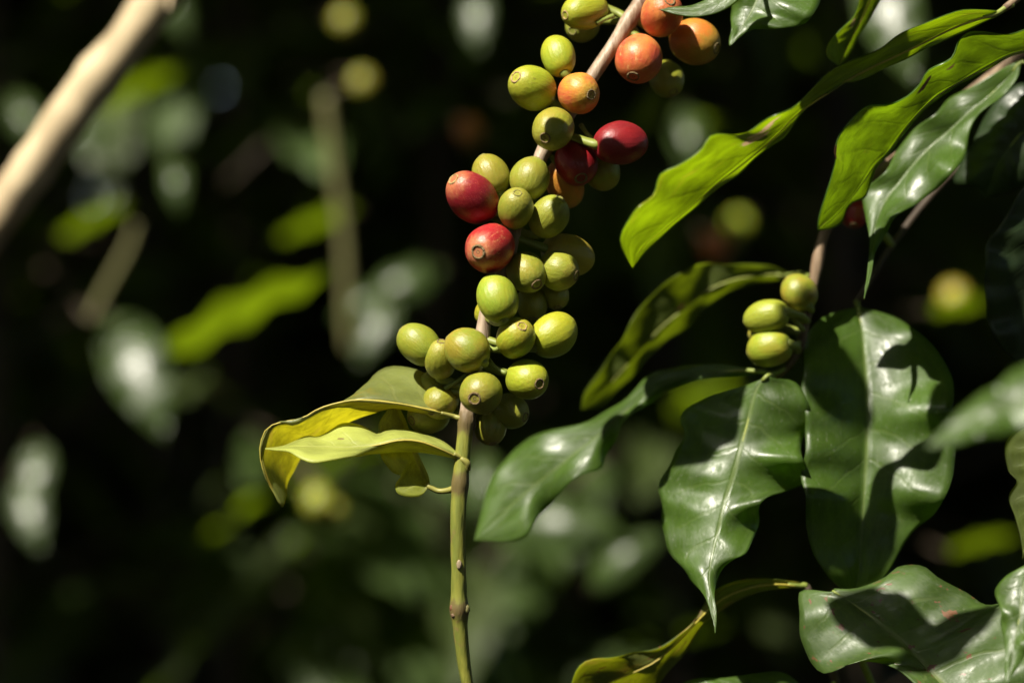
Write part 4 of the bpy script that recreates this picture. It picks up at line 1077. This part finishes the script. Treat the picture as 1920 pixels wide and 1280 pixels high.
# ================================================================== 4. thicket, added overhead shade, ground
def leaf_cloud(name, n, place, size, mat, keep, seed, label, cat):
    r = np.random.default_rng(seed)
    V, F, U = [], [], []
    k = 0
    for _ in range(n):
        c = place(r)
        L = r.uniform(*size)
        if not keep(Vector(c), L): continue
        ax = r.normal(size=3); ax[2] = ax[2] * 0.6 - 0.35; ax /= np.linalg.norm(ax)
        nn = r.normal(size=3) * 0.75; nn[2] += 0.9; nn -= ax * nn.dot(ax); nn /= np.linalg.norm(nn)
        sx = np.cross(ax, nn)
        W = L * 0.22
        c = np.asarray(c)
        pts = [c - ax * L * .5, c - ax * L * .15 + sx * W + nn * W * .25, c - ax * L * .15, c - ax * L * .15 - sx * W + nn * W * .25,
               c + ax * L * .22 + sx * W * .8 + nn * W * .1, c + ax * L * .22 - nn * W * .15, c + ax * L * .22 - sx * W * .8 + nn * W * .1, c + ax * L * .5 - nn * L * .1]
        V.extend(pts); U.extend([(0, .5), (.35, 1), (.35, .5), (.35, 0), (.7, 1), (.7, .5), (.7, 0), (1, .5)])
        b = k * 8
        F += [(b, b + 2, b + 1), (b, b + 3, b + 2), (b + 1, b + 2, b + 5, b + 4), (b + 2, b + 3, b + 6, b + 5), (b + 4, b + 5, b + 7), (b + 5, b + 6, b + 7)]
        k += 1
    me = make_mesh(name, V, F, U)
    o = mesh_obj(name, me, mat)
    o['kind'] = 'stuff'; o['label'] = label; o['category'] = cat
    return o

def plain_leaf_mat(name, col, trans, ft, rough):
    N = NT(name)
    tc = N.n('TexCoord')
    n1 = N.noise(tc.outputs['Object'], 9.0, 2.0)
    c = N.mix(N.step(n1, 0.3, 0.7), tuple(x * 0.6 for x in col), tuple(x * 1.3 for x in col))
    pr = N.principled(Base_Color=c, Roughness=rough, Specular_IOR_Level=0.5)
    tl = N.n('BsdfTranslucent'); N.put(tl.inputs[0], trans)
    mx = N.n('MixShader'); N.put(mx.inputs[0], ft); N.put(mx.inputs[1], pr); N.put(mx.inputs[2], tl.outputs[0])
    return N.done(mx.outputs[0])

m_thick = plain_leaf_mat('thicket_leaf', (0.060, 0.070, 0.020), (0.06, 0.10, 0.01), 0.2, 0.4)
m_canopy = plain_leaf_mat('added_canopy_leaf', (0.045, 0.065, 0.018), (0.42, 0.46, 0.06), 0.45, 0.4)

leaf_cloud('thicket', 56000, lambda r: (r.uniform(-2.2, 2.2), r.uniform(2.75, 3.7), r.uniform(0.0, 2.9)), (0.09, 0.16), m_thick,
           lambda c, L: True, 3, 'dark mass of coffee foliage closing the view behind the shrubs', 'thicket')

def ring(r):  # added foliage outside the view, holds sky light back from the scene
    while True:
        x, y = r.uniform(-3.0, 3.0), r.uniform(-2.6, 3.6)
        if (abs(x) > 2.0 or y < -1.5) and y < 3.2: return (x, y, r.uniform(0.0, 2.1))
leaf_cloud('thicket', 24000, ring, (0.10, 0.18), m_thick, lambda c, L: True, 4, 'added unseen dark foliage at the sides and rear, blocking sky light', 'thicket')

FRONT_KEEP = 0.03
LIT_P = [(at(x, y, z), r * PXM) for x, y, z, r in LIT]
SHADE_P = [(at(x, y, z), r * PXM) for x, y, z, r in SHADE]
def canopy_keep(c, L):
    # over the focused branches the added cover is opened or closed spot by spot
    for y in (0.62, 0.72, 0.82, 0.92):
        t = (y - c.y) / SUN.y
        q = c + SUN * t
        if t < 0 and abs(q.x) < 0.20 and abs(q.z - CAM_Z) < 0.155:
            for p, r in LIT_P:
                d = c - p
                if (d - SUN * d.dot(SUN)).length < r + L * 0.3: return False
            for p, r in SHADE_P:
                d = c - p
                if (d - SUN * d.dot(SUN)).length < r: return True
            return (math.sin(c.x * 917.3 + c.y * 531.7) * 43758.5) % 1.0 < FRONT_KEEP and L < 0.11
    for p, r in SHAFTS:
        d = c - p
        t = d.dot(SUN)
        if (d - SUN * t).length < r + L * 0.36: return False
    return True
for px, py in ((0, 400), (80, 290), (150, 190), (230, 88), (300, -5), (-60, 480)):
    SHAFTS.append((at(px, py, 1500), 0.028))
added_canopy = leaf_cloud('added_canopy', 46000, lambda r: (r.uniform(-2.6, 1.8), r.uniform(-1.6, 3.2), r.uniform(2.0, 2.45)), (0.08, 0.14), m_canopy,  # leaf cover added out of view, its gaps shaped to aim sun and shade
           canopy_keep, 5, 'added unseen leaf cover overhead, gaps placed to aim sun flecks', 'added_canopy')

added_shade_leaf(added_canopy, (1500, 200, -170), (1730, 85, -80), 0.105, 0.022, m_gloss, 3)  # unseen leaves added one by one to shade chosen stretches below
added_shade_leaf(added_canopy, (1540, 1110, 45), (1770, 1205, -10), 0.262, 0.017, m_gloss, 1)
added_shade_leaf(added_canopy, (1690, 1290, -20), (1880, 1150, -10), 0.285, 0.011, m_gloss, 7)
added_shade_leaf(added_canopy, (1565, 815, 190), (1552, 585, 235), 0.33, 0.016, m_gloss, 2)
added_shade_leaf(added_canopy, (1250, 860, 190), (1420, 740, 230), 0.19, 0.020, m_gloss, 5)

def ground_mat():
    N = NT('ground_litter')
    tc = N.n('TexCoord')
    a = N.noise(tc.outputs['Object'], 3.0, 5.0, 0.6); b = N.noise(tc.outputs['Object'], 40.0, 4.0, 0.6)
    c = N.mix(N.step(a, 0.35, 0.65), (0.045, 0.030, 0.018), (0.09, 0.06, 0.035))
    c = N.mix(N.step(b, 0.55, 0.7), c, (0.05, 0.055, 0.02))
    return N.done(N.principled(Base_Color=c, Roughness=0.9, Normal=N.bump(b, 0.02, 0.6)))
gv, gf = [], []
xs = [-1500, -400, -100, -30, -10] + [-5 + i * 0.5 for i in range(21)] + [10, 30, 100, 400, 1500]
for y in xs:
    for x in xs:
        near = max(abs(x), abs(y)) < 6
        gv.append((x, y, 0.05 * noise.noise(Vector((x, y, 0))) - 0.05 if near else -0.05))
n_ = len(xs)
for j in range(n_ - 1):
    for i in range(n_ - 1):
        gf.append((j * n_ + i, j * n_ + i + 1, (j + 1) * n_ + i + 1, (j + 1) * n_ + i))
gr = mesh_obj('ground', make_mesh('ground', gv, gf), ground_mat())
gr['kind'] = 'structure'
